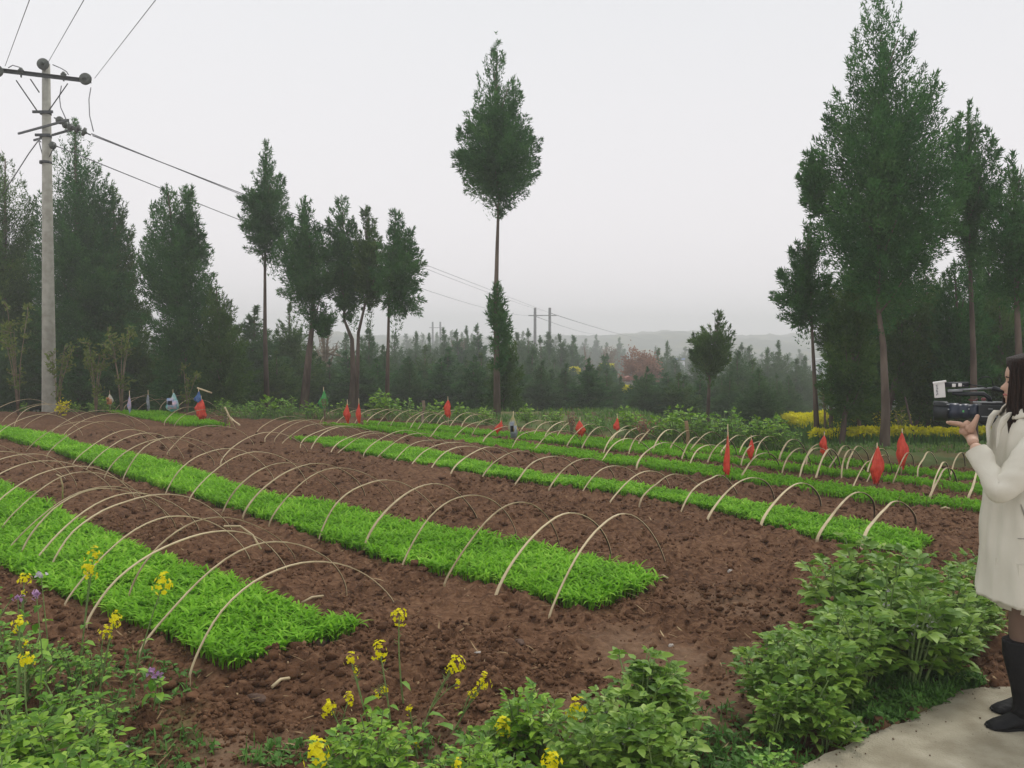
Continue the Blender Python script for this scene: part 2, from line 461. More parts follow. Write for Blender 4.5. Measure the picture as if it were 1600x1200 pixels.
def soil_mat():
    m, n, l, b = new_mat('ground')
    tcn = n.new('ShaderNodeTexCoord')
    def noise(s, d=5, dist=0):
        z = n.new('ShaderNodeTexNoise'); z.inputs['Scale'].default_value = s; z.inputs['Detail'].default_value = d
        z.inputs['Distortion'].default_value = dist
        l.new(tcn.outputs['Object'], z.inputs['Vector']); return z
    def rampn(src, stops):
        rp = n.new('ShaderNodeValToRGB')
        while len(rp.color_ramp.elements) < len(stops): rp.color_ramp.elements.new(.5)
        for i, (p, c) in enumerate(stops):
            rp.color_ramp.elements[i].position = p; rp.color_ramp.elements[i].color = (*c, 1)
        l.new(src, rp.inputs['Fac']); return rp
    def mix(f, a, bb):
        mx = n.new('ShaderNodeMixRGB'); l.new(f, mx.inputs['Fac']); l.new(a, mx.inputs['Color1']); l.new(bb, mx.inputs['Color2']); return mx
    big = rampn(noise(1.3, 4).outputs['Fac'], [(.3, (.070, .033, .017)), (.52, (.130, .065, .034)), (.72, (.200, .108, .059))])
    fine = rampn(noise(22, 6, .6).outputs['Fac'], [(.32, (.038, .018, .009)), (.5, (.124, .062, .032)), (.66, (.235, .132, .074))])
    a = n.new('ShaderNodeMixRGB'); a.inputs['Fac'].default_value = .6
    l.new(big.outputs[0], a.inputs['Color1']); l.new(fine.outputs[0], a.inputs['Color2'])
    at1 = n.new('ShaderNodeAttribute'); at1.attribute_name = 'dry'
    dry = rampn(noise(14, 6, .5).outputs['Fac'], [(.3, (.15, .095, .060)), (.55, (.24, .155, .098)), (.75, (.33, .23, .155))])
    b1 = mix(at1.outputs['Fac'], a.outputs[0], dry.outputs[0])
    at2 = n.new('ShaderNodeAttribute'); at2.attribute_name = 'cover'
    gr = rampn(noise(.8, 6).outputs['Fac'], [(.3, (.05, .085, .025)), (.5, (.10, .14, .045)), (.7, (.17, .17, .07))])
    b2 = mix(at2.outputs['Fac'], b1.outputs[0], gr.outputs[0])
    at3 = n.new('ShaderNodeAttribute'); at3.attribute_name = 'wood'
    wd = rampn(noise(.04, 8).outputs['Fac'], [(.3, (.035, .055, .035)), (.5, (.06, .08, .045)), (.62, (.13, .14, .06))])
    b3 = mix(at3.outputs['Fac'], b2.outputs[0], wd.outputs[0])
    l.new(b3.outputs[0], b.inputs['Base Color'])
    b.inputs['Roughness'].default_value = .95
    b.inputs['Specular IOR Level'].default_value = .12
    bp = n.new('ShaderNodeBump'); bp.inputs['Strength'].default_value = .8; bp.inputs['Distance'].default_value = .015
    l.new(noise(55, 6, .4).outputs['Fac'], bp.inputs['Height']); l.new(bp.outputs[0], b.inputs['Normal'])
    return m

def build_ground():
    rows = [0.9 * 1.0085 ** i for i in range(int(math.log(700 / .9) / math.log(1.0085)))]
    rows = np.array(rows)
    ang = np.tan(np.radians(np.linspace(-56, 56, 470)))
    X = rows[:, None] * ang[None, :]
    Y = np.repeat(rows[:, None], len(ang), 1)
    X = np.clip(X, -470, 470)
    rng = np.random.default_rng(3)
    Z = terrain(X, Y)
    V = np.stack([X, Y, Z], -1).reshape(-1, 3)
    nr, nc = X.shape
    i = np.arange(nr - 1)[:, None] * nc + np.arange(nc - 1)[None, :]
    Fc = np.stack([i, i + 1, i + nc + 1, i + nc], -1).reshape(-1, 4)
    nb = len(V)
    # the land behind the camera and out to the sides, same sheet
    me = np_mesh('ground', V, Fc, soil_mat(), smooth_on=True)
    x, y = V[:, 0], V[:, 1]
    infield = inside(FIELD, x, y).astype(float)
    n1 = fbm(x * .9, y * .9, 21, 4)
    cover = np.clip((1 - infield) * 1.0 + 0, 0, 1) * np.clip((n1 - .25) * 3, .3, 1)
    # little weeds close to the path and bottom left
    def spot(cx, cy, r): return 1 - smooth(.4, 1.0, np.hypot(x - cx, y - cy) / r)
    w = np.maximum.reduce([spot(-1.8, 3.3, .7), spot(1.7, 3.95, .55), spot(.9, 3.5, .35)])
    cover = np.maximum(cover, w * np.clip((fbm(x * 5, y * 5, 22, 3) - .4) * 4, 0, .8))
    for nm, arr in (('cover', cover), ('dry', dryness(x, y)), ('wood', smooth(60, 160, y))):
        at_ = me.attributes.new(nm, 'FLOAT', 'POINT')
        at_.data.foreach_set('value', arr.astype(np.float32))
    o = link('ground', me)
    tag(o, kind='structure')
build_ground()

# ---- concrete path: one slab with a real edge
def build_path():
    m = mat_noise('path_concrete', (.30, .26, .18), (.47, .42, .31), 6, .92, .6, 110, c3=(.60, .55, .44), detail=14)
    mb = MB()
    pts = []
    rnd = random.Random(2)
    P = PATH
    for i in range(len(P)):
        a, b = P[i], P[(i + 1) % len(P)]
        k = max(1, int((b - a).length / .05))
        for j in range(k):
            q = a.lerp(b, j / k)
            pts.append((q.x + rnd.uniform(-.008, .008), q.y + rnd.uniform(-.008, .008)))
    top = [mb.bm.verts.new((x, y, .03)) for x, y in pts]
    bot = [mb.bm.verts.new((x, y, -.10)) for x, y in pts]
    n = len(pts)
    mb.bm.faces.new(top)
    for i in range(n):
        mb.bm.faces.new((top[i], bot[i], bot[(i + 1) % n], top[(i + 1) % n]))
    o = mb.build('path', m)
    tag(o, kind='structure')
build_path()

# ---- soil clods, crumbs and straw: nobody could count them
def ico(sub=1):
    bm = bmesh.new(); bmesh.ops.create_icosphere(bm, subdivisions=sub, radius=1.0)
    bm.verts.ensure_lookup_table()
    V = np.array([v.co[:] for v in bm.verts]); Fc = np.array([[v.index for v in f.verts] for f in bm.faces])
    bm.free(); return V, Fc
ICO_V, ICO_F = ico(2)

def scatter_lumps(name, spots, sizes, mat, seed, squash=.7, sink=.25):
    rng = np.random.default_rng(seed)
    n = len(spots); nv = len(ICO_V)
    V = np.repeat(ICO_V[None], n, 0)
    ph = rng.uniform(0, 50, (n, 1))
    lump = 1 + .28 * (vnoise(V[:, :, 0] * 1.6 + ph, V[:, :, 1] * 1.6 + V[:, :, 2] * 1.3, seed) - .5) * 2 + .14 * (vnoise(V[:, :, 0] * 4 + ph, V[:, :, 1] * 4 + V[:, :, 2] * 5, seed + 1) - .5) * 2
    V = V * lump[:, :, None] * (1 + .34 * (hash2(np.round(V[:, :, 0] * 9) + np.round(ph), np.round(V[:, :, 1] * 9 + V[:, :, 2] * 31), seed) - .5))[:, :, None]
    for _ in range(7):      # broken faces: cut the lump by random planes
        q = rng.normal(0, 1, (n, 3)); q /= np.linalg.norm(q, axis=1, keepdims=True)
        d = rng.uniform(.45, .85, (n, 1))
        over = np.maximum((V * q[:, None, :]).sum(2) - d, 0)
        V = V - over[:, :, None] * q[:, None, :] * .92
    sc = sizes[:, None] * rng.uniform(.6, 1.35, (n, 3)); sc[:, 2] *= squash
    V = V * sc[:, None, :]
    a = rng.uniform(0, 6.28, n); c, s = np.cos(a), np.sin(a)
    x = V[:, :, 0] * c[:, None] - V[:, :, 1] * s[:, None]; y = V[:, :, 0] * s[:, None] + V[:, :, 1] * c[:, None]
    V = np.stack([x, y, V[:, :, 2]], -1) + spots[:, None, :]
    V[:, :, 2] += (sizes * (squash - sink))[:, None] * .6
    Fc = (ICO_F[None] + (np.arange(n) * nv)[:, None, None]).reshape(-1, 3)
    return np_mesh(name, V.reshape(-1, 3), Fc, mat, smooth_on=False)

def build_clods():
    rng = np.random.default_rng(11)
    n = 15000
    Y = 3.1 * (15 / 3.1) ** rng.random(n); X = Y * rng.uniform(-.68, .66, n)
    keep = inside(FIELD, X, Y) & ~inside(PATH, X, Y)
    for p in BEDS.values(): keep &= ~inside(p, X, Y)
    dens = fbm(X * 1.3, Y * 1.3, 31, 3)
    keep &= rng.random(n) < np.clip((dens - .35) * 3.2, .1, 1)
    keep &= rng.random(n) > dryness(X, Y) * .85
    X, Y = X[keep], Y[keep]
    s = .006 + .016 * rng.random(len(X)) ** 3 * (1 + Y / 8)
    # the belt of big clods along the end of the first bed
    k = 520
    t = rng.random(k); lx = -1.6 + t * 1.2 + rng.normal(0, .12, k); ly = 3.75 + t * .75 + rng.normal(0, .22, k)
    X = np.concatenate([X, lx]); Y = np.concatenate([Y, ly]); s = np.concatenate([s, .006 + .036 * rng.random(k) ** 4])
    k = 260
    t = rng.random(k); lx = .1 + t * 1.6 + rng.normal(0, .15, k); ly = 4.75 + t * .9 + rng.normal(0, .2, k)
    X = np.concatenate([X, lx]); Y = np.concatenate([Y, ly]); s = np.concatenate([s, .006 + .024 * rng.random(k) ** 3.5])
    keep = ~inside(PATH, X, Y)
    for p in BEDS.values(): keep &= ~inside(p, X, Y)
    X, Y, s = X[keep], Y[keep], s[keep]
    P = np.stack([X, Y, terrain(X, Y)], -1)
    m = mat_noise('clod_soil', (.075, .037, .019), (.148, .075, .039), 6, .95, .5, 60, spec=.1, c3=(.22, .12, .07))
    o = link('soil_clods', scatter_lumps('soil_clods', P, s, m, 5))
    tag(o, 'loose brown clods and crumbs of tilled soil between the beds', 'soil clods', kind='stuff')
build_clods()

def blades(P, L, W, az, lean, curve, seg=3, fold=0.0, droop=0.0):
    """curved tapering blades. P (n,3) roots, L, W, az, lean (angle from vertical), curve (extra bend)"""
    n = len(P)
    ca, sa = np.cos(az), np.sin(az)
    pts = [P]
    ang = lean.copy()
    p = P.copy()
    cents = [p.copy()]
    for k in range(seg):
        p = p + np.stack([ca * np.sin(ang), sa * np.sin(ang), np.cos(ang)], -1) * (L / seg)[:, None]
        cents.append(p.copy())
        ang = ang + curve / seg
    side = np.stack([-sa, ca, np.zeros(n)], -1)
    wprof = [.6, 1.0, .8, .0] if seg == 3 else ([.6, 1.0, 0] if seg == 2 else [.5, .95, 1, .7, 0])
    V = []
    for k in range(seg):
        w = W * wprof[k] * .5
        V.append(cents[k] - side * w[:, None]); V.append(cents[k] + side * w[:, None])
    V.append(cents[seg])
    V = np.stack(V, 1)                       # n, 2seg+1, 3
    nv = 2 * seg + 1
    T = []
    for k in range(seg - 1):
        T += [(2 * k, 2 * k + 1, 2 * k + 3), (2 * k, 2 * k + 3, 2 * k + 2)]
    T.append((2 * seg - 2, 2 * seg - 1, 2 * seg))
    T = np.array(T)
    Fc = (T[None] + (np.arange(n) * nv)[:, None, None]).reshape(-1, 3)
    return V.reshape(-1, 3), Fc

def build_crumbs():
    rng = np.random.default_rng(17)
    n = 60000
    Y = 3.1 * (13 / 3.1) ** rng.random(n); X = Y * rng.uniform(-.66, .64, n)
    keep = inside(FIELD, X, Y) & ~inside(PATH, X, Y) & (rng.random(n) > dryness(X, Y) * .7)
    for p in BEDS.values(): keep &= ~inside(p, X, Y)
    keep &= rng.random(n) < np.clip((fbm(X * 1.1, Y * 1.7, 35, 3) - .38) * 4, .06, 1)
    X, Y = X[keep], Y[keep]; n = len(X)
    s = (.0025 + .0075 * rng.random(n) ** 2) * (1 + Y / 9)
    V0, F0 = ico(1)
    V = V0[None] * (1 + rng.uniform(-.35, .35, (n, len(V0))))[:, :, None] * s[:, None, None] * rng.uniform(.6, 1.3, (n, 1, 3))
    V = V + np.stack([X, Y, terrain(X, Y) + s * .2], -1)[:, None, :]
    Fc = (F0[None] + (np.arange(n) * len(V0))[:, None, None]).reshape(-1, 3)
    m = mat_leaf('crumb_soil', [(.075, .037, .019), (.120, .061, .032), (.175, .093, .050), (.27, .155, .090)], 3, .95, 0, .1)
    tag(link('soil_crumbs', np_mesh('soil_crumbs', V.reshape(-1, 3), Fc, m)), 'fine brown crumbs of soil all over the tilled ground', 'soil crumbs', kind='stuff')
build_crumbs()

def build_grit():
    rng = np.random.default_rng(19)
    n = 4200
    X = rng.uniform(.6, 3.2, n); Y = rng.uniform(2.6, 4.2, n)
    e = np.full(n, 9.)
    for i in range(9):
        a, b = PATH[i], PATH[i + 1]
        d = np.array([b.x - a.x, b.y - a.y]); L2 = (d ** 2).sum()
        t = np.clip(((X - a.x) * d[0] + (Y - a.y) * d[1]) / L2, 0, 1)
        e = np.minimum(e, np.hypot(X - a.x - t * d[0], Y - a.y - t * d[1]))
    k = inside(PATH, X, Y) & (rng.random(n) < .9 * np.exp(-e / .04) + .02)
    X, Y = X[k], Y[k]; n = len(X)
    s = .0015 + .0035 * rng.random(n) ** 3
    V0, F0 = ico(1)
    V = V0[None] * (1 + rng.uniform(-.3, .3, (n, len(V0))))[:, :, None] * s[:, None, None] + np.stack([X, Y, np.full(n, .031) + s * .5], -1)[:, None, :]
    Fc = (F0[None] + (np.arange(n) * len(V0))[:, None, None]).reshape(-1, 3)
    m = mat_leaf('grit', [(.07, .04, .025), (.15, .10, .065), (.30, .25, .18)], 3, .95, 0, .1)
    tag(link('path_grit', np_mesh('path_grit', V.reshape(-1, 3), Fc, m)), 'soil crumbs and grit spilled along the edge of the concrete path', 'grit', kind='stuff')
build_grit()

def build_straw():
    rng = np.random.default_rng(13)
    n = 1700
    Y = 3.1 * (16 / 3.1) ** rng.random(n); X = Y * rng.uniform(-.68, .66, n)
    keep = inside(FIELD, X, Y) & ~inside(PATH, X, Y)
    for p in BEDS.values(): keep &= ~inside(p, X, Y)
    X, Y = X[keep], Y[keep]; n = len(X)
    P = np.stack([X, Y, terrain(X, Y) + .012], -1)
    L = .02 + .11 * rng.random(n) ** 2.2; W = .003 + .008 * rng.random(n) ** 2
    V, Fc = blades(P, L, W, rng.uniform(0, 6.28, n), 1.45 + rng.normal(0, .12, n), rng.normal(.1, .3, n), 3)
    o = link('straw_litter', np_mesh('straw_litter', V, Fc, M['straw']))
    tag(o, 'dry straw bits and dead leaves scattered over the soil', 'straw litter', kind='stuff')
build_straw()

# single pale stones and larger scraps one can pick out
def stones():
    items = [(1142, 892, .028, 'white stone lying on bare soil right of the second bed'),
             (745, 1020, .016, 'small pale stone in the soil below the end hoop of the second bed'),
             (1048, 1016, .014, 'pale buff pebble on the trodden soil right of centre'),
             (347, 1059, .014, 'small white pebble by the near tip of the lower left bed'),
             (196, 1160, .022, 'pale flat stone beside the weeds at lower left'),
             (405, 1088, .045, 'brown rounded lump of earth, large, below the lower left bed'),
             (497, 1008, .042, 'big brown clod at the right corner of the lower left bed'),
             (812, 1003, .030, 'brown clod in the furrow below the second bed')]
    for i, (px, py, s, lab) in enumerate(items):
        p = g(px, py)
        m = M['stone'] if i < 5 else mat_noise('clod', (.10, .065, .048), (.19, .125, .095), 8, .95, .5, 50, spec=.1)
        me = scatter_lumps('stone', np.array([[0, 0, 0.]]), np.array([s]), m, 40 + i)
        o = link('stone' if i < 5 else 'soil_clod', me, loc=(p.x, p.y, float(terrain(np.array([p.x]), np.array([p.y]))[0]) + s * .3))
        tag(o, lab, 'stone' if i < 5 else 'clod')
stones()

# ---------------------------------------------------------------- seedling beds
def bed_plants(key, label, mat, per_m2, hgt, wid, seed, nleaf=4, seg=3):
    rng = np.random.default_rng(seed)
    poly = BEDS[key]
    xs = [p[0] for p in poly]; ys = [p[1] for p in poly]
    x0, x1, y0, y1 = min(xs), max(xs), min(ys), max(ys)
    n = int((x1 - x0) * (y1 - y0) * per_m2)
    X = rng.uniform(x0, x1, n); Y = rng.uniform(y0, y1, n)
    # ragged edge
    jx = (vnoise(X * 14, Y * 14, seed) - .5) * .055; jy = (vnoise(X * 14, Y * 14, seed + 1) - .5) * .055
    k = inside(poly, X + jx, Y + jy)
    k &= ~((fbm(X * 5, Y * 5, seed + 3, 2) < .30) & (rng.random(n) < .7))
    X, Y = X[k], Y[k]; n = len(X)
    hh = hgt * (.78 + .40 * fbm(X * 2.2, Y * 2.2, seed + 5, 2)) * rng.uniform(.88, 1.1, n)
    Pz = np.full(n, -.008)
    Vs, Fs, off = [], [], 0
    for j in range(nleaf):
        if j == 0:      # the standing shoot
            P = np.stack([X, Y, Pz], -1)
            V, Fc = blades(P, hh * .95, np.full(n, wid * .7), rng.uniform(0, 6.28, n), np.abs(rng.normal(0, .12, n)), rng.normal(.35, .25, n), seg)
        else:           # arching leaves
            z0 = hh * rng.uniform(.35, .72, n)
            P = np.stack([X + rng.normal(0, .004, n), Y + rng.normal(0, .004, n), Pz + z0], -1)
            L = hh * rng.uniform(.6, 1.05, n)
            V, Fc = blades(P, L, wid * rng.uniform(.8, 1.3, n), rng.uniform(0, 6.28, n), rng.uniform(.5, 1.15, n), rng.uniform(.5, 1.9, n), seg)
        Vs.append(V); Fs.append(Fc + off); off += len(V)
    me = np_mesh('maize_seedlings', np.concatenate(Vs), np.concatenate(Fs), mat)
    o = link('maize_seedlings', me)
    tag(o, label, 'seedling bed', kind='stuff')

bed_plants('A', 'dense bright green maize seedlings of the widest bed at lower left', M['maize'], 1700, .105, .0145, 101)
bed_plants('B', 'dense green maize seedlings of the long bed through the middle', M['maize'], 1800, .105, .0138, 102)
bed_plants('C', 'green maize seedlings of the long narrow bed ending by the bean plants', M['maize'], 1900, .08, .013, 103)
bed_plants('D', 'strip of green maize seedlings behind the bed that ends by the bean plants', M['maize_far'], 1300, .075, .015, 104, 3, 2)
bed_plants('E', 'strip of green maize seedlings, last but one toward the far trees', M['maize_far'], 1200, .075, .015, 105, 3, 2)
bed_plants('G', 'strip of green maize seedlings farthest back, below the low shrubs', M['maize_far'], 1200, .075, .015, 106, 3, 2)
bed_plants('S', 'short patch of green maize seedlings near the utility pole', M['maize_far'], 900, .08, .018, 107, 3, 2)
BEDS['pale'] = px_poly([(530, 702), (500, 697), (462, 688)], [(540, 695), (500, 687), (462, 683)], .03)
bed_plants('pale', 'sparse pale yellow-green seedlings at the far tip of a bed', M['maize_pale'], 500, .06, .024, 108, 3, 2)
del BEDS['pale']

# ---------------------------------------------------------------- bamboo hoops
def hoop(L, R, h, label, group, rnd, wid=.026, lean=None, flat=1.0):
    """a split bamboo strip bent over a bed, both ends pushed into the soil"""
    L = Vector(L); R = Vector(R)
    L.z = R.z = 0
    D = R - L; S = D.length / 2; C = (L + R) / 2
    u = D.normalized(); s = Vector((-u.y, u.x, 0))
    lean = rnd.uniform(-.10, .10) if lean is None else lean
    skew = rnd.uniform(-.12, .12)
    n = 26
    mb = MB(); bm = mb.bm
    rings = []
    th = .003
    wob = rnd.uniform(0, 6)
    kx, ka = [rnd.uniform(.15, .85) for _ in range(3)], [rnd.uniform(-.02, .02) for _ in range(3)]
    wid = wid * rnd.uniform(.62, 1.05)
    for i in range(n + 1):
        a = math.pi * (i / n)
        ca, sa = math.cos(a), math.sin(a)
        x = -S * ca * (1 + 0.0)
        z = h * (.45 * sa + .55 * (1 - ca * ca))
        x += skew * S * sa * sa
        p = C + u * x + s * (lean * z + .010 * math.sin(2.3 * a + wob)) + Vector((0, 0, z - (.05 if i in (0, n) else 0) + .006 * math.sin(5 * a + wob)))
        for q_, a_ in zip(kx, ka):      # small kinks at the nodes
            p = p + (s * a_ + Vector((0, 0, a_ * .8))) * max(0, 1 - abs(i / n - q_) * 5)
        # tangent
        tx, tz = S * sa + .001, h * ca * (.45 + 1.1 * sa)
        t = (u * tx + Vector((0, 0, tz))).normalized()
        nn = s.cross(t).normalized()
        if nn.z < 0: nn = -nn
        w = wid * (.5 + .08 * math.sin(3 * a + wob)) * (1.0 - .35 * i / n)
        rings.append([p - s * w + nn * th, p + s * w + nn * th, p + s * w - nn * th, p - s * w - nn * th])
    R_ = [[bm.verts.new(q) for q in r] for r in rings]
    half = n // 2
    for i in range(n):
        for k in range(4):
            f = bm.faces.new((R_[i][k], R_[i][(k + 1) % 4], R_[i + 1][(k + 1) % 4], R_[i + 1][k]))
            # material: pale outer face and edges, inner face with painted shade underneath
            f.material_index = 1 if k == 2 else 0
    bm.faces.new(R_[0][::-1]); bm.faces.new(R_[-1])
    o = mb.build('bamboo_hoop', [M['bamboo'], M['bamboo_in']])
    for v in o.data.vertices: v.co -= C
    o.location = C
    tag(o, label, 'hoop', group)
    return o

HOOPS = {
 'A': ([(296, 1062), (219, 1029), (196, 952), (133, 983), (101, 951), (75, 899), (52, 888), (31, 877), (10, 871), (0, 838), (-30, 822), (-60, 806), (-85, 790), (-115, 778), (-150, 762)],
       (.79, 1.16), .43, 'lower left bed', 'bamboo hoops over the lower left bed', .019),
 'B': ([(857, 968), (775, 943), (695, 920), (629, 893), (566, 866), (497, 848), (421, 827), (379, 814), (344, 810), (296, 787), (258, 775), (192, 752), (162, 749), (134, 738), (111, 730), (73, 717), (40, 708), (-14, 694)],
       (.86, 1.15), .43, 'long bed through the middle', 'bamboo hoops over the middle bed', .021),
 'N': ([(345, 726), (261, 711), (97, 684), (81, 677), (33, 675), (22, 666), (2, 663), (-20, 655)],
       (.85, 1.2), .36, 'bare soil strip behind the middle bed', 'bamboo hoops over the bare strip', .021),
 'C': ([(1345, 862), (1277, 848), (1189, 827), (1106, 817), (1062, 803), (998, 795), (953, 789), (908, 775), (858, 769), (802, 760), (752, 752), (703, 744), (672, 737), (642, 732), (616, 724), (589, 717), (567, 714), (528, 711), (516, 710), (486, 702), (469, 699), (441, 694), (428, 690), (414, 688), (400, 679)],
       (.88, 1.0), .31, 'narrow bed ending by the bean plants', 'bamboo hoops over the narrow bed', .024),
 'D': ([(1454, 786), (1333, 769), (1248, 749), (1158, 751), (1073, 732), (995, 734), (937, 724), (833, 708), (798, 704), (753, 697), (708, 689), (670, 687), (570, 664), (553, 664), (525, 665), (500, 662)],
       (.80, .95), .27, 'strip behind the narrow bed', 'bamboo hoops over the fourth strip', .024),
 'E': ([(1514, 781), (1457, 770), (1396, 756), (1352, 757), (1314, 752), (1275, 748), (1220, 743), (1156, 732), (1106, 727), (1066, 720), (1019, 707), (983, 712), (942, 709), (909, 702), (886, 701), (653, 673), (640, 673), (634, 668), (609, 668), (589, 668)],
       (.64, .85), .29, 'last strip but one', 'bamboo hoops over the fifth strip', .024),
 'G': ([(1486, 750), (1433, 746), (1357, 740), (1323, 737), (1294, 734), (1259, 729), (1217, 721), (1178, 717), (1153, 713), (1127, 712), (1080, 707), (1047, 706), (997, 698), (972, 695), (953, 695), (869, 686), (850, 687), (831, 684), (809, 681), (737, 681), (719, 672), (700, 672), (681, 665), (669, 664)],
       (.66, .88), .25, 'farthest strip below the low shrubs', 'bamboo hoops over the farthest strip', .024),
 'S': ([(272, 666), (257, 663), (272, 645), (249, 641), (212, 645), (194, 639), (180, 641)],
       (.75, .9), .30, 'short patch near the utility pole', 'bamboo hoops over the short patch', .028),
}
rh = random.Random(77)
for key, (feet, wv, hh, where, grp, wid) in HOOPS.items():
    for i, (px, py) in enumerate(feet):
        L = g(px, py)
        f = rh.uniform(.93, 1.08)
        R = L + Vector((wv[0] * f, wv[1] * f * rh.uniform(.93, 1.07), 0))
        h = hh * rh.uniform(.93, 1.08)
        if key == 'C' and i > 3: R = L + (R - L) * (.92 if i < 12 else 1.0); h *= .92
        if key == 'A' and i == 2: h *= 1.06
        lab = 'bamboo hoop over the %s, %s from its near end' % (where, ordinal(i)) if key != 'N' and key != 'S' else \
              'bamboo hoop over the %s, %s from the right' % (where, ordinal(i))
        hoop(L, R, h, lab, grp, rh, wid)
# slack pieces: two flattened strips at the right tip of the short patch, the crosswise bent ones on the first bed
hoop(g(328, 656), g(375, 665), .16, 'low slack bamboo strip lying bent at the tip of the short patch', 'slack bamboo strips', rh, .03)
hoop(g(342, 660), g(373, 664), .10, 'flattest slack bamboo strip at the tip of the short patch', 'slack bamboo strips', rh, .03)
def stick(name, pts, r, label, cat, mat, group=None):
    mb = MB(); mb.tube(pts, r, 6)
    o = mb.build(name, mat)
    return tag(o, label, cat, group)
def cross_strip(pix, label):
    pts = [at(*p) for p in pix]
    stick('bamboo_strip', pts, .006, label, 'strip', M['bamboo'], 'bamboo strips tying the lower left hoops')
cross_strip([(350, 822, 5.0), (375, 822, 5.05), (395, 836, 5.05), (408, 858, 5.0)], 'curved bamboo strip linking two hoops of the lower left bed')
cross_strip([(88, 741, 7.3), (94, 744, 7.3), (98, 758, 7.3), (98, 779, 7.4)], 'short hooked bamboo strip standing among the left hoops')
stick('fallen_cane', [g(352, 672) + Vector((0, 0, .42)), g(367, 671) + Vector((0, 0, .02))], .014, 'short bare cane leaning at the tip of the short patch', 'cane', M['bamboo'])
for i, (a, b, lab) in enumerate([((470, 948), (505, 936), 'split bamboo scrap beside the lower left bed'),
                                 ((268, 835), (287, 841), 'short curved bamboo scrap in the furrow of the lower left bed'),
                                 ((755, 755), (768, 756), 'bamboo scrap at a hoop foot of the narrow bed'),
                                 ((1470, 798), (1484, 798), 'pale bamboo chip lying behind the narrow bed end'),
                                 ((1028, 905), (1044, 909), 'pale stick on the soil at the tip of the middle bed'),
                                 ((425, 1080), (452, 1066), 'thin dry stick among clods below the lower left bed')]):
    stick('bamboo_scrap', [g(*a) + Vector((0, 0, .02)), (g(*a) + g(*b)) / 2 + Vector((0, 0, .035)), g(*b) + Vector((0, 0, .02))], .008, lab, 'scrap', M['bamboo'])

# ---------------------------------------------------------------- plastic bags tied on sticks
def bag_stick(px, top, bot, base, wpx, mat, label, cat='flag', seed=0, tilt=0.0, stickup=6, parts=None, group=None, extra=None):
    rnd = random.Random(seed)
    b = g(px, base)
    k = b.y / F
    root = empty('bag_on_stick', b, label, cat, group)
    zt = (base - top) * k; zb = (base - bot) * k
    w = wpx * k / 2 * .88
    tip = Vector((tilt * zt, 0, zt))
    mb = MB(); mb.tube([(0, 0, -.03), tip * .5 + Vector((.008, 0, 0)), tip + Vector((0, 0, stickup * k))], [.009, .008, .006], 6)
    mb.build('stick', M['bamboo'], root)
    rings = []
    seg = 30; nr = 14
    ph = rnd.uniform(0, 6)
    shape = rnd.choice([[.08, .5, .9, 1.05, .75, .45], [.08, .32, .6, .85, 1.05, 1.0], [.12, .7, 1.0, .85, .95, .6], [.08, .4, .95, 1.1, .6, .3]])
    for i in range(nr + 1):
        t = i / nr
        z = zt * 1.0 + (zb - zt) * t
        env = float(np.interp(t, [0, .2, .45, .65, .85, 1], shape))
        ring = []
        for j in range(seg):
            a = 2 * math.pi * j / seg
            r = w * env * (1 + .26 * math.sin(3 * a + ph + 3.2 * t) + .15 * math.sin(7 * a - ph + 5 * t) + .10 * math.sin(11 * a + 9 * t)) * (1 if j % 2 else .78)
            zz = z + ((.09 * math.sin(2 * a + ph) + .06 * math.sin(5 * a) + rnd.uniform(-.04, .04)) * (zt - zb) if i == nr else .02 * (zt - zb) * math.sin(4 * a + ph + 5 * t))
            ring.append(Vector((r * math.cos(a) + tilt * z + .10 * w * math.sin(4 * t + ph), r * .7 * math.sin(a), zz)))
        rings.append(ring)
    mb = MB(); mb.loft(rings, mat=0)
    nm = 'plastic_bag'
    mb.build(nm, M[mat], root)
    if extra:
        mb = MB()
        for (dx, t0, t1, ww) in [(0.1, .45, .95, .8), (-.35, .3, .7, .5)]:
            z0 = zt + (zb - zt) * t0; z1 = zt + (zb - zt) * t1
            mb.loft([[Vector((dx * w + c * w * ww * s_, -w * .82, z)) + Vector((0, -.004, 0)) for c, s_ in ((-1, 1), (0, 1), (1, 1))] + [Vector((dx * w + c * w * ww, -w * .3, z)) for c in (1, 0, -1)]
                     for z, s_ in ((z0, .7), (z1, 1.0))], mat=0)
        mb.build('bag_patch', M[extra], root)
    return root

RED = 'red plastic bags tied to sticks'
bag_stick(1369, 697, 752, 760, 20, 'leaf_red', 'wide red plastic bag on a stick, left one of the two biggest at right', seed=1, group=RED)
bag_stick(1408, 675, 726, 742, 18, 'leaf_red', 'big red plastic bag on a stick below the thick tree trunk', seed=2, group=RED)
bag_stick(1136, 672, 740, 748, 11, 'leaf_red', 'tall thin ragged red plastic strip on a stick right of centre', seed=3, group=RED, stickup=10)
bag_stick(1173, 685, 716, 727, 11, 'leaf_red', 'short red plastic bag just right of the tall thin red strip', seed=4, group=RED)
bag_stick(1287, 680, 710, 722, 12, 'leaf_red', 'small red plastic bag in front of the yellow rapeseed field', seed=5, group=RED)
bag_stick(906, 657, 680, 690, 15, 'leaf_red', 'lumpy red plastic bag left of the small square red one', seed=6, group=RED)
bag_stick(964, 652, 670, 684, 11, 'leaf_red', 'small squarish red plastic bag in front of the low shrubs', seed=7, group=RED)
bag_stick(775, 657, 676, 684, 11, 'leaf_red', 'slanting red plastic bag beneath the tall lone cypress', seed=8, tilt=.3, group=RED)
bag_stick(700, 625, 650, 668, 11, 'leaf_red', 'red plastic bag standing alone before the dark trees left of the lone cypress', seed=9, group=RED)
bag_stick(543, 630, 660, 666, 10, 'leaf_red', 'left red plastic bag of the close pair behind the beds', seed=10, group=RED)
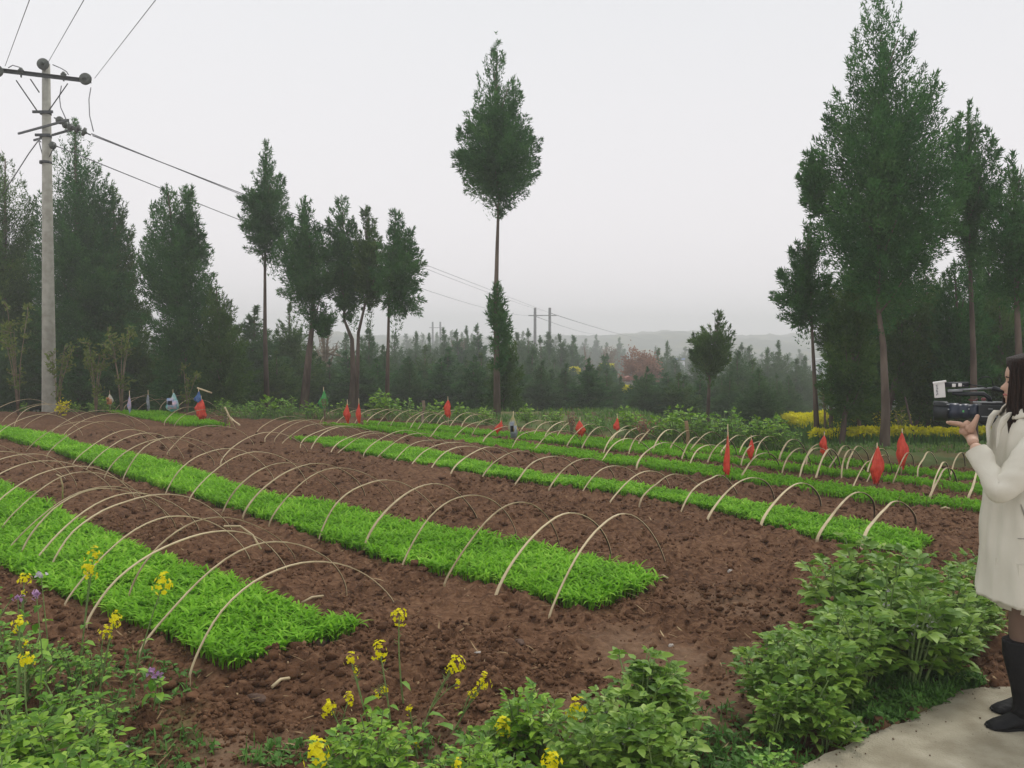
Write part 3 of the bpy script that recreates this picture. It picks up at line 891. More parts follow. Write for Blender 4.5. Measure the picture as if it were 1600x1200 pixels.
bag_stick(561, 628, 662, 667, 8, 'leaf_red', 'right red plastic bag of the close pair behind the beds', seed=11, group=RED)
bag_stick(315, 624, 653, 660, 17, 'leaf_red', 'red plastic bag under a blue rag at the short seedling patch', seed=12, group=RED)
OTH = 'coloured plastic bags tied to sticks'
bag_stick(312, 611, 627, 660, 12, 'p_blue', 'dark blue rag above the red bag at the short seedling patch', seed=13, tilt=-.02, group=OTH)
bag_stick(271, 614, 640, 650, 19, 'p_teal', 'teal and white plastic bag beside the short seedling patch', seed=14, group=OTH, extra='p_pink')
bag_stick(172, 616, 632, 642, 10, 'p_cream', 'cream plastic bag on a stick right of the utility pole', seed=15, group=OTH, extra='p_orange')
bag_stick(203, 616, 645, 650, 6, 'p_pink', 'thin pink and blue plastic strip between the cream and grey ones', seed=16, group=OTH)
bag_stick(232, 615, 640, 646, 5, 'p_grey', 'thin grey plastic strip by the short seedling patch', seed=17, group=OTH)
bag_stick(506, 610, 640, 660, 13, 'p_green', 'green plastic bag on a stick behind the narrow bed', seed=18, group=OTH)
bag_stick(802, 648, 685, 692, 14, 'p_yellow', 'yellow and grey plastic bag right of the lone cypress foot', seed=19, group=OTH, extra='p_grey')
stick('leaning_cane', [at(308, 606, 18.2), at(331, 614, 18.2)], .018, 'pale cane sticking out above the blue rag', 'cane', M['bamboo'])
stick('bare_stake', [g(661, 668), at(660, 645, 17), at(663, 638, 17), at(661, 626, 17)], .03, 'crooked pale stake among the far hoops left of the lone cypress', 'stake', M['twig'])
stick('bare_stump', [g(1074, 700), at(1075, 680, 13.2), at(1072, 658, 13.2)], .028, 'pale broken stake standing behind the farthest hoops', 'stump', M['straw'])

# ---------------------------------------------------------------- utility pole
def pole():
    Y = 20.0
    k = Y / F
    base = at(77, 640, Y)
    top = at(72, 100, Y)
    root = empty('utility_pole', (base.x, base.y, 0), 'tall round concrete utility pole with steel crossarms at left', 'utility pole')
    inv = Vector((base.x, base.y, 0))
    def P(px, py, dy=0.0):
        return at(px, py, Y + dy) - inv
    mb = MB()
    zt = top.z
    mb.tube([(0, 0, -.6), (0, 0, 0), (top.x * .5 - base.x * .5, 0, zt * .5), (top.x - base.x, 0, zt)], [.165, .16, .118, .085], 20)
    mb.build('pole_shaft', M['concrete'], root)
    # upper crossarm (channel section), left end nearer
    a, b = P(-4, 112, -.5), P(147, 130, .45)
    d = (b - a); rot = d.to_track_quat('X', 'Z').to_matrix()
    mb = MB()
    off = Vector((0, -.13, 0))
    mb.box((a + b) / 2 + off, (d.length, .012, .085), rot)
    mb.box((a + b) / 2 + off + Vector((0, -.035, .036)), (d.length, .07, .012), rot)
    mb.build('crossarm', M['steel'], root)
    def disc(c, axis, r, label_part='insulator'):
        mb = MB()
        mb.lathe([(0, -.05), (r * .35, -.05), (r * .5, -.02), (r, 0), (r * .97, .03), (r * .55, .045), (r * .3, .06), (r * .28, .10), (0, .11)], c, axis, 20)
        mb.build(label_part, M['porcelain'], root)
    disc(P(4, 116, -.45) + off * 1.7, (.25, -1, .05), .14)
    disc(P(72, 103) + Vector((0, -.12, 0)), (.1, -1, .1), .135)
    disc(P(141, 128, .4) + off * 1.7, (.1, -1, .08), .14)
    for px, py, dy in ((38, 118, -.2), (104, 124, .2)):
        c = P(px, py, dy) + off
        mb = MB(); mb.lathe([(.018, -.08), (.018, 0), (.085, 0), (.09, .03), (.045, .055), (.07, .07), (.045, .10), (.03, .13), (.0, .14)], c, (0, 0, 1), 16)
        mb.build('pin_insulator', M['porcelain'], root)
    # braces from the upper arm down to the collar
    for q0, q1 in (((30, 128, -.25), (63, 176, 0)), ((110, 133, .25), (80, 176, 0)), ((52, 126, -.1), (66, 147, 0))):
        mb = MB(); mb.tube([P(*q0) + Vector((0, -.12, 0)), P(*q1) + Vector((0, -.12, 0))], .014, 6)
        mb.build('brace', M['steel'], root)
    # collars
    for py in (177, 254, 213):
        mb = MB()
        c = P(71.5, py)
        r = .10 + (py - 100) / 540 * .07
        mb.lathe([(r, -.03), (r + .014, -.03), (r + .014, .03), (r, .03)], c, (0, 0, 1), 20)
        if py != 254:
            mb.box(c + Vector((0, -r - .02, 0)), (.46 if py == 177 else .34, .03, .06))
        mb.build('collar', M['steel'], root)
    # lower double crossarm, right end nearer
    for (p0, p1) in (((34, 211, .9), (112, 190, -.9)), ((48, 217, .9), (118, 197, -.9))):
        a, b = P(*p0), P(*p1); d = b - a
        mb = MB(); sh = Vector((-.0, -.14 if p0[0] == 34 else .14, 0))
        mb.box((a + b) / 2 + sh, (d.length, .035, .045), d.to_track_quat('X', 'Z').to_matrix())
        mb.build('lower_crossarm', M['steel'], root)
    # strain insulator chains running right towards the far line
    def chain(p0, p1, n, r):
        a, b = P(*p0), P(*p1); d = (b - a)
        mb = MB(); mb.tube([a, b], .016, 6)
        for i in range(n):
            c = a.lerp(b, (i + 1) / (n + 1))
            mb.lathe([(.02, -.045), (r, -.03), (r * .95, .01), (.035, .03), (.03, .05)], c, d, 14)
        mb.build('strain_insulator', M['porcelain'], root)
    chain((85, 184, -.2), (112, 197, -.7), 2, .09)
    chain((112, 197, -.8), (142, 211, -.7), 2, .10)
    chain((96, 192, -.6), (118, 203, -.8), 2, .08)
    chain((76, 226, -.1), (90, 229, -.2), 1, .09)
    # braces under the lower arm
    for q0, q1 in (((60, 218, .3), (68, 248, 0)), ((86, 226, -.3), (76, 248, 0)), ((59, 217, .3), (64, 222, 0))):
        mb = MB(); mb.tube([P(*q0), P(*q1)], .012, 6); mb.build('brace', M['steel'], root)
    # jumper leads
    for pts in ([(142, 137, .35), (139, 155, .2), (140, 180, -.2), (146, 205, -.6)],
                [(82, 101, 0), (96, 107, .1), (104, 112, .15), (107, 117, .2)],
                [(13, 106, -.4), (20, 102, -.35), (30, 105, -.3), (37, 112, -.2)],
                [(96, 134, .2), (93, 152, .1), (95, 168, -.1), (104, 188, -.5)]):
        mb = MB(); mb.tube([P(*q) for q in pts], .012, 5); mb.build('jumper_lead', M['wire'], root)
    # stay wire going down behind to the left
    mb = MB(); mb.tube([at(59, 221, Y), at(45, 240, Y + 1), at(-70, 420, Y + 9)], .014, 5)
    tag(mb.build('stay_wire', M['wire']), 'thin stay wire slanting down left from the pole', 'wire')
pole()

def wire(pts, r, label, n=14, sag=0):
    a, b = Vector(pts[0]), Vector(pts[1])
    q = []
    for i in range(n + 1):
        t = i / n
        p = a.lerp(b, t); p.z -= sag * 4 * t * (1 - t)
        q.append(p)
    mb = MB(); mb.tube(q, r, 5)
    o = mb.build('power_line', M['wire'])
    tag(o, label, 'power line')
YP = 20.0
hp1, hp2 = at(836, 483, 125), at(859, 481, 125)
# H pole far away in the haze
def hpole(pxs, top, bar, Y, r, label, grp):
    pts = [at(px, top, Y) for px in pxs]
    base = (pts[0] + pts[1]) / 2
    gz = float(base_h(np.array([base.x]), np.array([Y]))[0])
    root = empty('h_frame_pole', (base.x, Y, gz), label, 'power pole', grp)
    for p in pts:
        mb = MB(); mb.tube([(p.x - base.x, 0, -.5), (p.x - base.x, 0, p.z - gz)], [r * 1.3, r], 10)
        mb.build('post', M['concrete_far'], root)
    zb = at(pxs[0], bar, Y).z - gz
    w = abs(pts[1].x - pts[0].x)
    mb = MB(); mb.box((0, -r * 1.4, zb), (w * 1.9, .12, .12)); mb.build('crossbar', M['concrete_far'], root)
M['concrete_far'] = mat_noise('pole_concrete_dark', (.10, .10, .10), (.16, .16, .16), 2, .9)
hpole((836, 859), 481, 493, 125, .20, 'pair of far grey poles with a crossbar behind the wood, right of the lone cypress', 'distant power poles')
hpole((676, 688), 503, 512, 210, .22, 'tiny pair of far poles above the tree tops left of the lone cypress', 'distant power poles')
p0 = at(145, 212, YP - .7)
wire((p0, at(859, 489, 125)), .014, 'thick power line running from the pole arm to the far H-shaped poles', sag=.0)
wire((at(143, 209, YP - .5), at(848, 486, 125)), .012, 'thin power line just above the thick one', sag=.25)
wire((at(90, 229, YP - .2), at(836, 494, 125)), .013, 'lowest thin power line sloping right to the far poles', sag=.9)
wire((at(859, 489, 125), at(1012, 531, 330)), .05, 'thick line carrying on into the haze beyond the far poles', sag=.5)
wire((at(836, 494, 125), at(930, 522, 330)), .04, 'thin line carrying on into the haze beyond the far poles', sag=.5)
# three overhead wires that come over the photographer's head
for (a, b, lab) in (((8, 103, YP - .6), (46, 0, 12.5), 'left overhead wire rising from the pole top out of view'),
                    ((76, 96, YP), (131, 0, 12.5), 'middle overhead wire rising from the pole top out of view'),
                    ((148, 122, YP + .4), (243, 0, 12.5), 'right overhead wire rising from the crossarm out of view')):
    A = at(*a); B = at(*b)
    C = B + (B - A) * .9
    C.z += .35
    mb = MB()
    mb.tube([A, A.lerp(B, .35), A.lerp(B, .7), B, C, C + (B - A) * 1.5 + Vector((0, 0, 1.0))], .006, 5)
    tag(mb.build('overhead_wire', M['wire']), lab, 'wire', 'overhead wires')

# ---------------------------------------------------------------- trees
def tuft_leaves(rng, C, AX, ln, spread, per, L, W):
    """tufts: little sprays along an axis. C,AX (n,3)"""
    n = len(C)
    u = rng.random((n, per)) ** .8
    q = rng.normal(0, 1, (n, per, 3)) * (spread * (1.15 - .8 * u))[:, :, None]
    P = C[:, None, :] + AX[:, None, :] * (u * ln[:, None])[:, :, None] + q
    D = AX[:, None, :] * .8 + rng.normal(0, .55, (n, per, 3)); D[:, :, 2] += .15
    D /= np.linalg.norm(D, axis=2, keepdims=True)
    S = np.cross(D, rng.normal(0, 1, (n, per, 3))); S /= np.linalg.norm(S, axis=2, keepdims=True)
    l = L * rng.uniform(.6, 1.4, (n, per, 1)); w = W * rng.uniform(.6, 1.4, (n, per, 1))
    V = np.stack([P - S * w * .5, P + S * w * .5, P + D * l], 2).reshape(-1, 3)
    return V

def crown_mesh(name, zs, cx, cy, rr, dens, L, W, seed, mat, tuft=.34, gaps=.42, droop=.0):
    """a conifer crown: many separate plume-shaped boughs, each filled with small sprays, round a leader"""
    rng = np.random.default_rng(seed)
    zs, cx, rr = map(lambda a: np.asarray(a, float), (zs, cx, rr))
    area = float(np.trapz(2 * rr, zs)); H = zs[-1] - zs[0]; Rm = rr.max()
    nb = int(max(44, area * 52 / max(.35, Rm) ** .6 * (.34 / tuft) ** .7))
    zt = rng.uniform(zs[0] - .02 * H, zs[-1], nb * 5)
    keep = rng.random(len(zt)) < np.interp(zt, zs, rr) / Rm + .10
    zt = zt[keep][:nb]; nb = len(zt)
    t = np.clip((zt - zs[0]) / H, 0, 1)
    R = np.interp(zt, zs, rr)
    az = rng.uniform(0, 2 * math.pi, nb)
    reach = R * (1 - .60 * rng.random(nb) ** 1.7) * rng.uniform(1.06, 1.20, nb)       # most boughs reach the outline, some stop inside
    el = np.radians(np.minimum(-14 + 96 * t ** .75, 72) + rng.normal(0, 11, nb)) - droop * 2.2 * (1 - t) * rng.random(nb)
    D = np.stack([np.cos(az) * np.cos(el), np.sin(az) * np.cos(el), np.sin(el)], -1)
    blen = np.clip(reach / np.maximum(np.cos(el), .35), .24, None) * .95
    blen = np.minimum(blen, Rm * 1.15 + .2)
    tip = np.stack([np.interp(zt, zs, cx) + np.cos(az) * reach, cy + np.sin(az) * reach, zt], -1)
    fat = np.clip(.25 * R + .015, .014, .44) * rng.uniform(.75, 1.25, nb)
    # leader and upper spike
    nl = max(5, int(H * 2.2))
    zl = np.linspace(zs[0] + .3 * H, zs[-1], nl)
    tip = np.concatenate([tip, np.stack([np.interp(zl, zs, cx), np.full(nl, cy), zl], -1)])
    D = np.concatenate([D, np.tile([0, 0, 1.], (nl, 1)) + rng.normal(0, .08, (nl, 3))])
    blen = np.concatenate([blen, np.full(nl, H / nl * 2.4)]); fat = np.concatenate([fat, np.clip(np.interp(zl - .15, zs, rr) * .35, .012, .3)])
    N = len(tip)
    vol = blen * fat
    total = int(area * dens * 1.5)
    per = np.maximum(30, (total * vol / vol.sum()).astype(int))
    b = np.repeat(np.arange(N), per)
    n = len(b)
    u = rng.random(n) ** .72            # 0 at the trunk, 1 at the tip
    prof = np.interp(u, [0, .25, .6, .85, 1], [.55, .95, 1.0, .55, .05])
    rad = rng.random((n, 1)) ** .45
    q = rng.normal(0, 1, (n, 3)); q /= np.linalg.norm(q, axis=1, keepdims=True)
    P = tip[b] - D[b] * (blen[b] * (1 - u))[:, None] + q * rad * (fat[b] * prof)[:, None]
    P[:, 2] -= .04 * fat[b] * rng.random(n)
    Dr = D[b] * .75 + q * .75 * rad + rng.normal(0, .42, (n, 3)); Dr[:, 2] += .12
    Dr /= np.linalg.norm(Dr, axis=1, keepdims=True)
    S = np.cross(Dr, rng.normal(0, 1, (n, 3))); S /= np.linalg.norm(S, axis=1, keepdims=True)
    l = (L * rng.uniform(.6, 1.35, n))[:, None]; w = (W * rng.uniform(.6, 1.35, n))[:, None]
    V = np.stack([P - S * w * .5, P + S * w * .5, P + Dr * l], 1).reshape(-1, 3)
    me = np_mesh(name, V, np.arange(len(V)).reshape(-1, 3), mat)
    tone = np.repeat(rng.random(N)[b], 3).astype(np.float32)
    a_ = me.attributes.new('tone', 'FLOAT', 'POINT'); a_.data.foreach_set('value', tone)
    return me

TREE_NO = [0]
def tree(Y, outline, trunk, tr_, label, mat='cyp', group=None, dens=3000, leaf=(.11, .030), bark='bark', seed=None, gaps=.42, droop=0, tuft=.34, extra=None, name='cypress_tree', limbs=10):
    """outline: (py, x_left, x_right) rows from the top down, trunk: (px, py) from the ground up"""
    TREE_NO[0] += 1
    tr = tr_ * (.68 if Y > 16 else .9)
    seed = seed or 500 + TREE_NO[0] * 7
    b0 = at(trunk[0][0], trunk[0][1], Y)
    gz = float(terrain(np.array([b0.x]), np.array([Y]))[0])
    root = empty(name, (b0.x, Y, gz), label, 'tree', group)
    off = Vector((b0.x, Y, gz))
    mb = MB()
    tp = [Vector((0, 0, -.3))] + [at(px, py, Y) - off for px, py in trunk[1:]]
    n = len(tp)
    mb.tube(tp, [tr * (1 - .85 * (i / (n - 1))) * (1.15 if i == 0 else 1) for i in range(n)], 10)
    rnd = random.Random(seed)
    rows = sorted([(at(800, py, Y).z - gz, (at(xl, py, Y).x + at(xr, py, Y).x) / 2 - off.x, abs(at(xr, py, Y).x - at(xl, py, Y).x) / 2) for py, xl, xr in outline])
    zs = [r[0] for r in rows]; cx = [r[1] for r in rows]; rr = [r[2] for r in rows]
    for i in range(limbs):     # limbs reaching into the crown
        z = zs[0] + (zs[-1] - zs[0]) * (.10 + .72 * i / limbs)
        c = float(np.interp(z, zs, cx)); r = float(np.interp(z + .3, zs, rr)) * .5
        a = rnd.uniform(0, 6.28)
        px = float(np.interp(z - .2, [p.z for p in tp], [p.x for p in tp]))
        mb.tube([(px, 0, z - .25), (c * .5 + px * .5 + math.cos(a) * r * .5, math.sin(a) * r * .5, z), (c + math.cos(a) * r, math.sin(a) * r, z + .35)], [tr * .25, tr * .18, tr * .06], 5)
    mb.build('trunk', M[bark], root)
    link('crown', crown_mesh('crown', zs, cx, 0, rr, dens * 1.75, leaf[0] * .74, leaf[1] * .9, seed, M[mat], gaps=gaps, droop=droop, tuft=tuft), root)
    if extra:
        for k, ol in enumerate(extra):
            rows = sorted([(at(800, py, Y).z - gz, (at(xl, py, Y).x + at(xr, py, Y).x) / 2 - off.x, abs(at(xr, py, Y).x - at(xl, py, Y).x) / 2) for py, xl, xr in ol])
            link('side_growth', crown_mesh('side_growth', [r[0] for r in rows], [r[1] for r in rows], 0, [r[2] for r in rows], dens, leaf[0], leaf[1], seed + 3 + k, M[mat], gaps=.3, tuft=tuft * .6), root)
    return root

GL = 'tall cypress trees behind the field'
# left block
tree(23.5, [(238, -2, 12), (290, -28, 40), (350, -60, 62), (450, -85, 75), (560, -95, 80), (636, -80, 70)], [(8, 655), (8, 500), (8, 250)], .16, 'dark bushy cypress cut by the left edge, left of the utility pole', 'cyp_b', GL)
tree(23.0, [(184, 110, 124), (230, 92, 146), (290, 80, 172), (360, 66, 190), (450, 62, 205), (560, 60, 215), (636, 80, 205)], [(125, 655), (122, 450), (117, 200)], .2, 'tall broad dark cypress just right of the utility pole', 'cyp', GL)
tree(23.5, [(282, 168, 182), (330, 150, 198), (400, 140, 212), (480, 140, 225), (560, 130, 232), (630, 140, 225)], [(185, 652), (182, 450), (176, 290)], .15, 'cypress leaning on the right flank of the broad one by the pole', 'cyp_b', GL)
tree(21.5, [(288, 254, 268), (330, 232, 298), (390, 222, 322), (450, 226, 336), (478, 232, 345), (510, 238, 345), (570, 245, 340), (630, 240, 330)], [(282, 655), (285, 480), (262, 300)], .16, 'double-topped cypress between the pole and the bare-trunk trees', 'cyp', GL, extra=[[(292, 284, 302), (330, 276, 312), (400, 268, 325)]])
tree(21.0, [(438, 330, 345), (480, 312, 366), (540, 306, 385), (600, 310, 400), (640, 320, 395)], [(345, 655), (345, 560), (338, 450)], .12, 'shorter dark cypress at the right foot of the double-topped one', 'cyp_b', GL)
tree(22.0, [(218, 411, 420), (250, 400, 428), (290, 384, 446), (325, 372, 460), (360, 378, 455), (395, 388, 440), (412, 402, 425)], [(418, 652), (414, 520), (414, 400), (415, 240)], .10, 'lean high cypress on a thin bare trunk, left of the crowded group', 'cyp', GL, droop=.2)
tree(21.0, [(306, 472, 482), (340, 452, 500), (390, 432, 520), (440, 432, 524), (480, 452, 515), (510, 475, 510)], [(472, 655), (482, 560), (490, 490), (478, 330)], .16, 'round-shouldered cypress, left member of the crowded group', 'cyp', GL, droop=.2, extra=[[(478, 490, 520), (500, 484, 528), (524, 498, 515)]])
tree(21.6, [(306, 526, 542), (340, 512, 556), (400, 506, 572), (450, 508, 580), (480, 520, 572), (500, 535, 552)], [(545, 652), (552, 590), (550, 530), (538, 500), (536, 330)], .13, 'cypress on a crooked forked trunk, middle of the crowded group', 'cyp', GL, droop=.2)
tree(21.2, [(322, 566, 580), (360, 556, 594), (410, 552, 606), (450, 556, 604), (478, 566, 594)], [(556, 652), (560, 520), (574, 460), (574, 340)], .08, 'narrow cypress squeezed between the crooked one and the right end of the group', 'cyp_b', GL, droop=.2)
tree(20.5, [(326, 610, 624), (350, 600, 648), (400, 588, 660), (435, 582, 668), (465, 590, 662), (492, 604, 655)], [(604, 652), (606, 560), (608, 460), (618, 340)], .085, 'drooping cypress on a thin straight trunk, right end of the crowded group', 'cyp', GL, droop=.5)
# lone tree
tree(18.5, [(50, 772, 778), (80, 762, 790), (120, 748, 806), (160, 736, 822), (200, 722, 838), (245, 712, 850), (280, 722, 845), (305, 735, 832), (325, 765, 808), (338, 776, 786)],
     [(777, 656), (776, 560), (775, 460), (777, 380), (779, 320), (776, 80)], .115, 'lone tall cypress with a drop-shaped crown high on a bare trunk', 'cyp', dens=3600, bark='bark_mid', gaps=.36, tuft=.26, leaf=(.10, .027),
     extra=[[(438, 768, 778), (460, 760, 788), (500, 762, 798), (540, 766, 800), (575, 768, 792)]])
tree(21.0, [(510, 788, 796), (540, 775, 806), (580, 760, 815), (640, 755, 820)], [(785, 655), (786, 600), (790, 520)], .09, 'low dark cypress directly behind the foot of the lone tall one', 'cyp_b', GL)
# small round-headed tree
tree(20.0, [(486, 1120, 1126), (505, 1104, 1140), (530, 1080, 1148), (555, 1080, 1146), (578, 1096, 1128), (590, 1106, 1116)], [(1105, 660), (1108, 600), (1112, 560), (1122, 500)], .07, 'small round-headed tree with a pointed tip right of centre', 'cyp_b', GL, dens=3600, tuft=.26)
# right group
GR = 'cypress trees at the right side of the field'
tree(13.0, [(-40, 1368, 1384), (30, 1338, 1410), (100, 1318, 1440), (170, 1300, 1468), (240, 1272, 1492), (300, 1268, 1496), (350, 1276, 1490), (400, 1296, 1470), (440, 1312, 1452), (490, 1335, 1430), (520, 1350, 1410)],
     [(1382, 705), (1384, 640), (1380, 540), (1372, 480), (1376, 60)], .088, 'huge tall cypress cut by the top edge with a thick bare trunk', 'cyp', GR, dens=4600, leaf=(.085, .023), bark='bark_mid', tuft=.30, gaps=.36,
     extra=[[(230, 1262, 1276), (270, 1248, 1300), (310, 1250, 1305), (335, 1265, 1295)]])
tree(14.6, [(336, 1258, 1272), (370, 1240, 1284), (420, 1220, 1300), (460, 1212, 1305), (490, 1216, 1300), (515, 1240, 1285)], [(1279, 705), (1273, 600), (1269, 520), (1262, 350)], .055, 'lean cypress on a thin dark trunk left of the huge one', 'cyp', GR, dens=3800, leaf=(.09, .025), droop=.2, tuft=.28)
tree(14.2, [(395, 1330, 1344), (440, 1300, 1366), (520, 1300, 1375), (580, 1285, 1378), (630, 1282, 1375), (655, 1296, 1360)], [(1312, 708), (1320, 650), (1332, 560), (1336, 420)], .06, 'bushy low cypress standing left against the thick trunk', 'cyp_b', GR, dens=3600, leaf=(.09, .026), tuft=.28)
tree(15.5, [(400, 1400, 1420), (460, 1375, 1455), (540, 1370, 1462), (600, 1378, 1460), (650, 1400, 1450)], [(1368, 705), (1392, 620), (1408, 560), (1412, 420)], .07, 'dark cypress filling the gap right behind the thick trunk', 'cyp_b', GR, dens=3400, leaf=(.095, .026), tuft=.28)
tree(13.8, [(158, 1508, 1518), (190, 1494, 1532), (240, 1480, 1556), (300, 1478, 1562), (350, 1485, 1556), (390, 1500, 1545), (420, 1508, 1535)], [(1523, 700), (1521, 560), (1516, 420), (1512, 180)], .07, 'pointed cypress between the huge one and the right edge', 'cyp', GR, dens=4000, leaf=(.09, .025), tuft=.28)
tree(12.6, [(236, 1572, 1592), (280, 1550, 1625), (340, 1532, 1645), (400, 1530, 1650), (450, 1545, 1640), (480, 1560, 1625)], [(1598, 730), (1592, 560), (1588, 450), (1583, 260)], .08, 'full round cypress cut by the right edge above the person', 'cyp', GR, dens=4000, leaf=(.085, .024), tuft=.28)
tree(15.0, [(408, 1484, 1498), (450, 1466, 1530), (520, 1455, 1545), (580, 1452, 1550), (640, 1462, 1540), (690, 1475, 1530)], [(1500, 712), (1500, 560), (1492, 430)], .09, 'dark low cypress behind the video camera', 'cyp', GR, dens=3400, leaf=(.095, .026), tuft=.28)
tree(15.8, [(440, 1550, 1570), (480, 1535, 1600), (560, 1525, 1620), (640, 1530, 1620), (690, 1540, 1610)], [(1570, 712), (1568, 580), (1560, 460)], .09, 'dark low cypress behind the person', 'cyp_b', GR, dens=3400, leaf=(.095, .026), tuft=.28)
tree(16.5, [(520, 1430, 1440), (560, 1410, 1465), (600, 1405, 1480), (640, 1420, 1465)], [(1425, 700), (1432, 660), (1470, 590), (1475, 560)], .06, 'slanting dark tree leaning right between the trunks', 'cyp_b', GR, dens=3000, leaf=(.1, .028), tuft=.28)
tree(16.6, [(380, 1338, 1352), (430, 1305, 1395), (520, 1290, 1410), (600, 1285, 1415), (660, 1300, 1400)], [(1350, 708), (1350, 560), (1346, 420)], .08, 'broad dark cypress mass behind the thick trunk, left of the gap', 'cyp', GR, dens=3400, leaf=(.1, .028), tuft=.28)
tree(17.2, [(400, 1440, 1452), (450, 1420, 1480), (540, 1405, 1495), (620, 1400, 1500), (670, 1420, 1490)], [(1450, 706), (1450, 560), (1446, 430)], .08, 'dark cypress filling the space left of the video camera', 'cyp_b', GR, dens=3400, leaf=(.1, .028), tuft=.28)
tree(17.4, [(350, 1538, 1552), (420, 1505, 1585), (520, 1495, 1600), (620, 1490, 1605), (680, 1500, 1600)], [(1545, 706), (1545, 560), (1545, 380)], .08, 'tall dark cypress behind the pair at the right edge', 'cyp', GR, dens=3400, leaf=(.1, .028), tuft=.28)
tree(16.0, [(430, 1290, 1300), (470, 1276, 1318), (520, 1272, 1322), (560, 1280, 1315)], [(1300, 706), (1298, 600), (1295, 460)], .05, 'small cypress crown wedged behind the lean thin-trunked one', 'cyp_b', GR, dens=3600, leaf=(.09, .026), tuft=.26)
for i, (pts, r, lab) in enumerate([([(1438, 725), (1428, 680), (1414, 620)], .025, 'thin slanting stem left of the yellow field gap'),
                              ([(1352, 715), (1346, 680), (1338, 640)], .045, 'dark slender trunk left of the thick one'),
                              ([(1330, 712), (1343, 660), (1350, 620)], .03, 'thin leaning stem beside the dark slender trunk'),
                              ([(1288, 712), (1290, 660), (1286, 620), (1284, 590)], .02, 'thin pale sapling stem beside the lean cypress trunk')]):
    P_ = [at(x, y, 14.3 + .3 * i) for x, y in pts]
    P_[0].z = float(terrain(np.array([P_[0].x]), np.array([P_[0].y]))[0]) - .05
    stick('young_tree', P_, [r, r * .8, r * .5] + ([r * .3] if len(P_) > 3 else []), lab, 'tree', M['bark'])

# the wood behind: individual cypresses, copies of six grown ones
def proto_cypress(seed, H, R, mat, shape):
    rng = random.Random(seed)
    prof = {0: [(0, .55), (.15, .9), (.3, 1), (.55, .72), (.75, .42), (.9, .16), (1, .02)],
            1: [(0, .4), (.12, .75), (.3, 1), (.5, .86), (.7, .55), (.86, .25), (1, .02)],
            2: [(0, .7), (.25, 1), (.5, .82), (.72, .46), (.88, .2), (1, .02)]}[shape]
    root = empty('cypress_tree', (0, -50, 0))
    zs = [.25 + t * (H - .45) for t, _ in prof]; rr = [r * R for _, r in prof]
    mb = MB(); mb.tube([(0, 0, -.5), (.03, 0, H * .5), (0, 0, H * .9)], [.10, .07, .01], 6)
    mb.build('trunk', M['bark'], root)
    link('crown', crown_mesh('crown', zs, [0.06 * math.sin(3 * z) for z in zs], 0, rr, 3000, .13, .042, seed, M[mat], tuft=.42, gaps=.38), root)
    return root
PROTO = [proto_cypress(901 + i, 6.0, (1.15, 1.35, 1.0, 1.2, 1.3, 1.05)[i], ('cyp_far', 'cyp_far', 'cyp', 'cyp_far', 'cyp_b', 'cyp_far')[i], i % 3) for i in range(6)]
used_p = [False] * 6
def put_wood(px, top, Y, wpx, rnd, label, group, wide=1.0):
    p = at(px, top, Y)
    gz = float(base_h(np.array([p.x]), np.array([Y]))[0])
    H = max(2.2, p.z - gz)
    i = rnd.randrange(6)
    o = PROTO[i] if not used_p[i] else copy_tree(PROTO[i])
    used_p[i] = True
    wpx = wpx * wide
    o.location = (p.x, Y, gz)
    w = wpx * Y / F / (2 * (1.15, 1.35, 1.0, 1.2, 1.3, 1.05)[i])
    o.scale = (w, w, H / 6.0)
    o.rotation_euler = (0, 0, rnd.uniform(0, 6.28))
    return tag(o, label, 'tree', group)
rw = random.Random(8)
WT = []
LW = {0: ('dark green cypress in the front row of the low wood, %s from the left', 'front row of the low wood'),
      1: ('hazy cypress rising behind the front row of the low wood, %s from the left', 'middle rows of the wood'),
      2: ('pale misty cypress in the far rows against the haze, %s from the left', 'far rows of the wood')}
# front row, hand placed tops
for px, top, w, Y in [(368, 505, 70, 23), (397, 476, 82, 22.5), (452, 470, 74, 23.5), (485, 520, 60, 25), (432, 560, 60, 22), (515, 558, 62, 24), (543, 546, 60, 26),
                      (576, 512, 72, 27), (600, 540, 64, 25), (636, 556, 66, 24.5), (664, 535, 66, 27), (700, 540, 70, 26), (728, 560, 60, 24), (752, 548, 62, 26),
                      (806, 560, 60, 25), (832, 540, 66, 28), (862, 575, 56, 25), (846, 600, 60, 23.5), (884, 632, 54, 24), (922, 604, 46, 26), (935, 566, 54, 31), (948, 612, 50, 24.5), (968, 612, 46, 26),
                      (995, 630, 46, 25), (1020, 585, 60, 27), (1044, 575, 62, 26), (1068, 590, 60, 25), (1094, 600, 60, 24), (1128, 596, 62, 24), (1152, 546, 66, 25),
                      (1186, 610, 52, 20.5), (1176, 560, 60, 27), (1214, 596, 46, 23.5), (1232, 620, 40, 25), (1060, 628, 58, 22.5), (920, 634, 50, 23), (690, 600, 60, 23), (560, 600, 60, 22.5), (1010, 636, 50, 22.5),
                      (640, 604, 56, 22.8), (590, 600, 60, 23), (740, 606, 56, 22.6), (1140, 634, 50, 22)]:
    WT.append((px, top + rw.uniform(-6, 8), 22.5 + (Y - 20) * 2.2, w * rw.uniform(1.25, 1.7), 0))
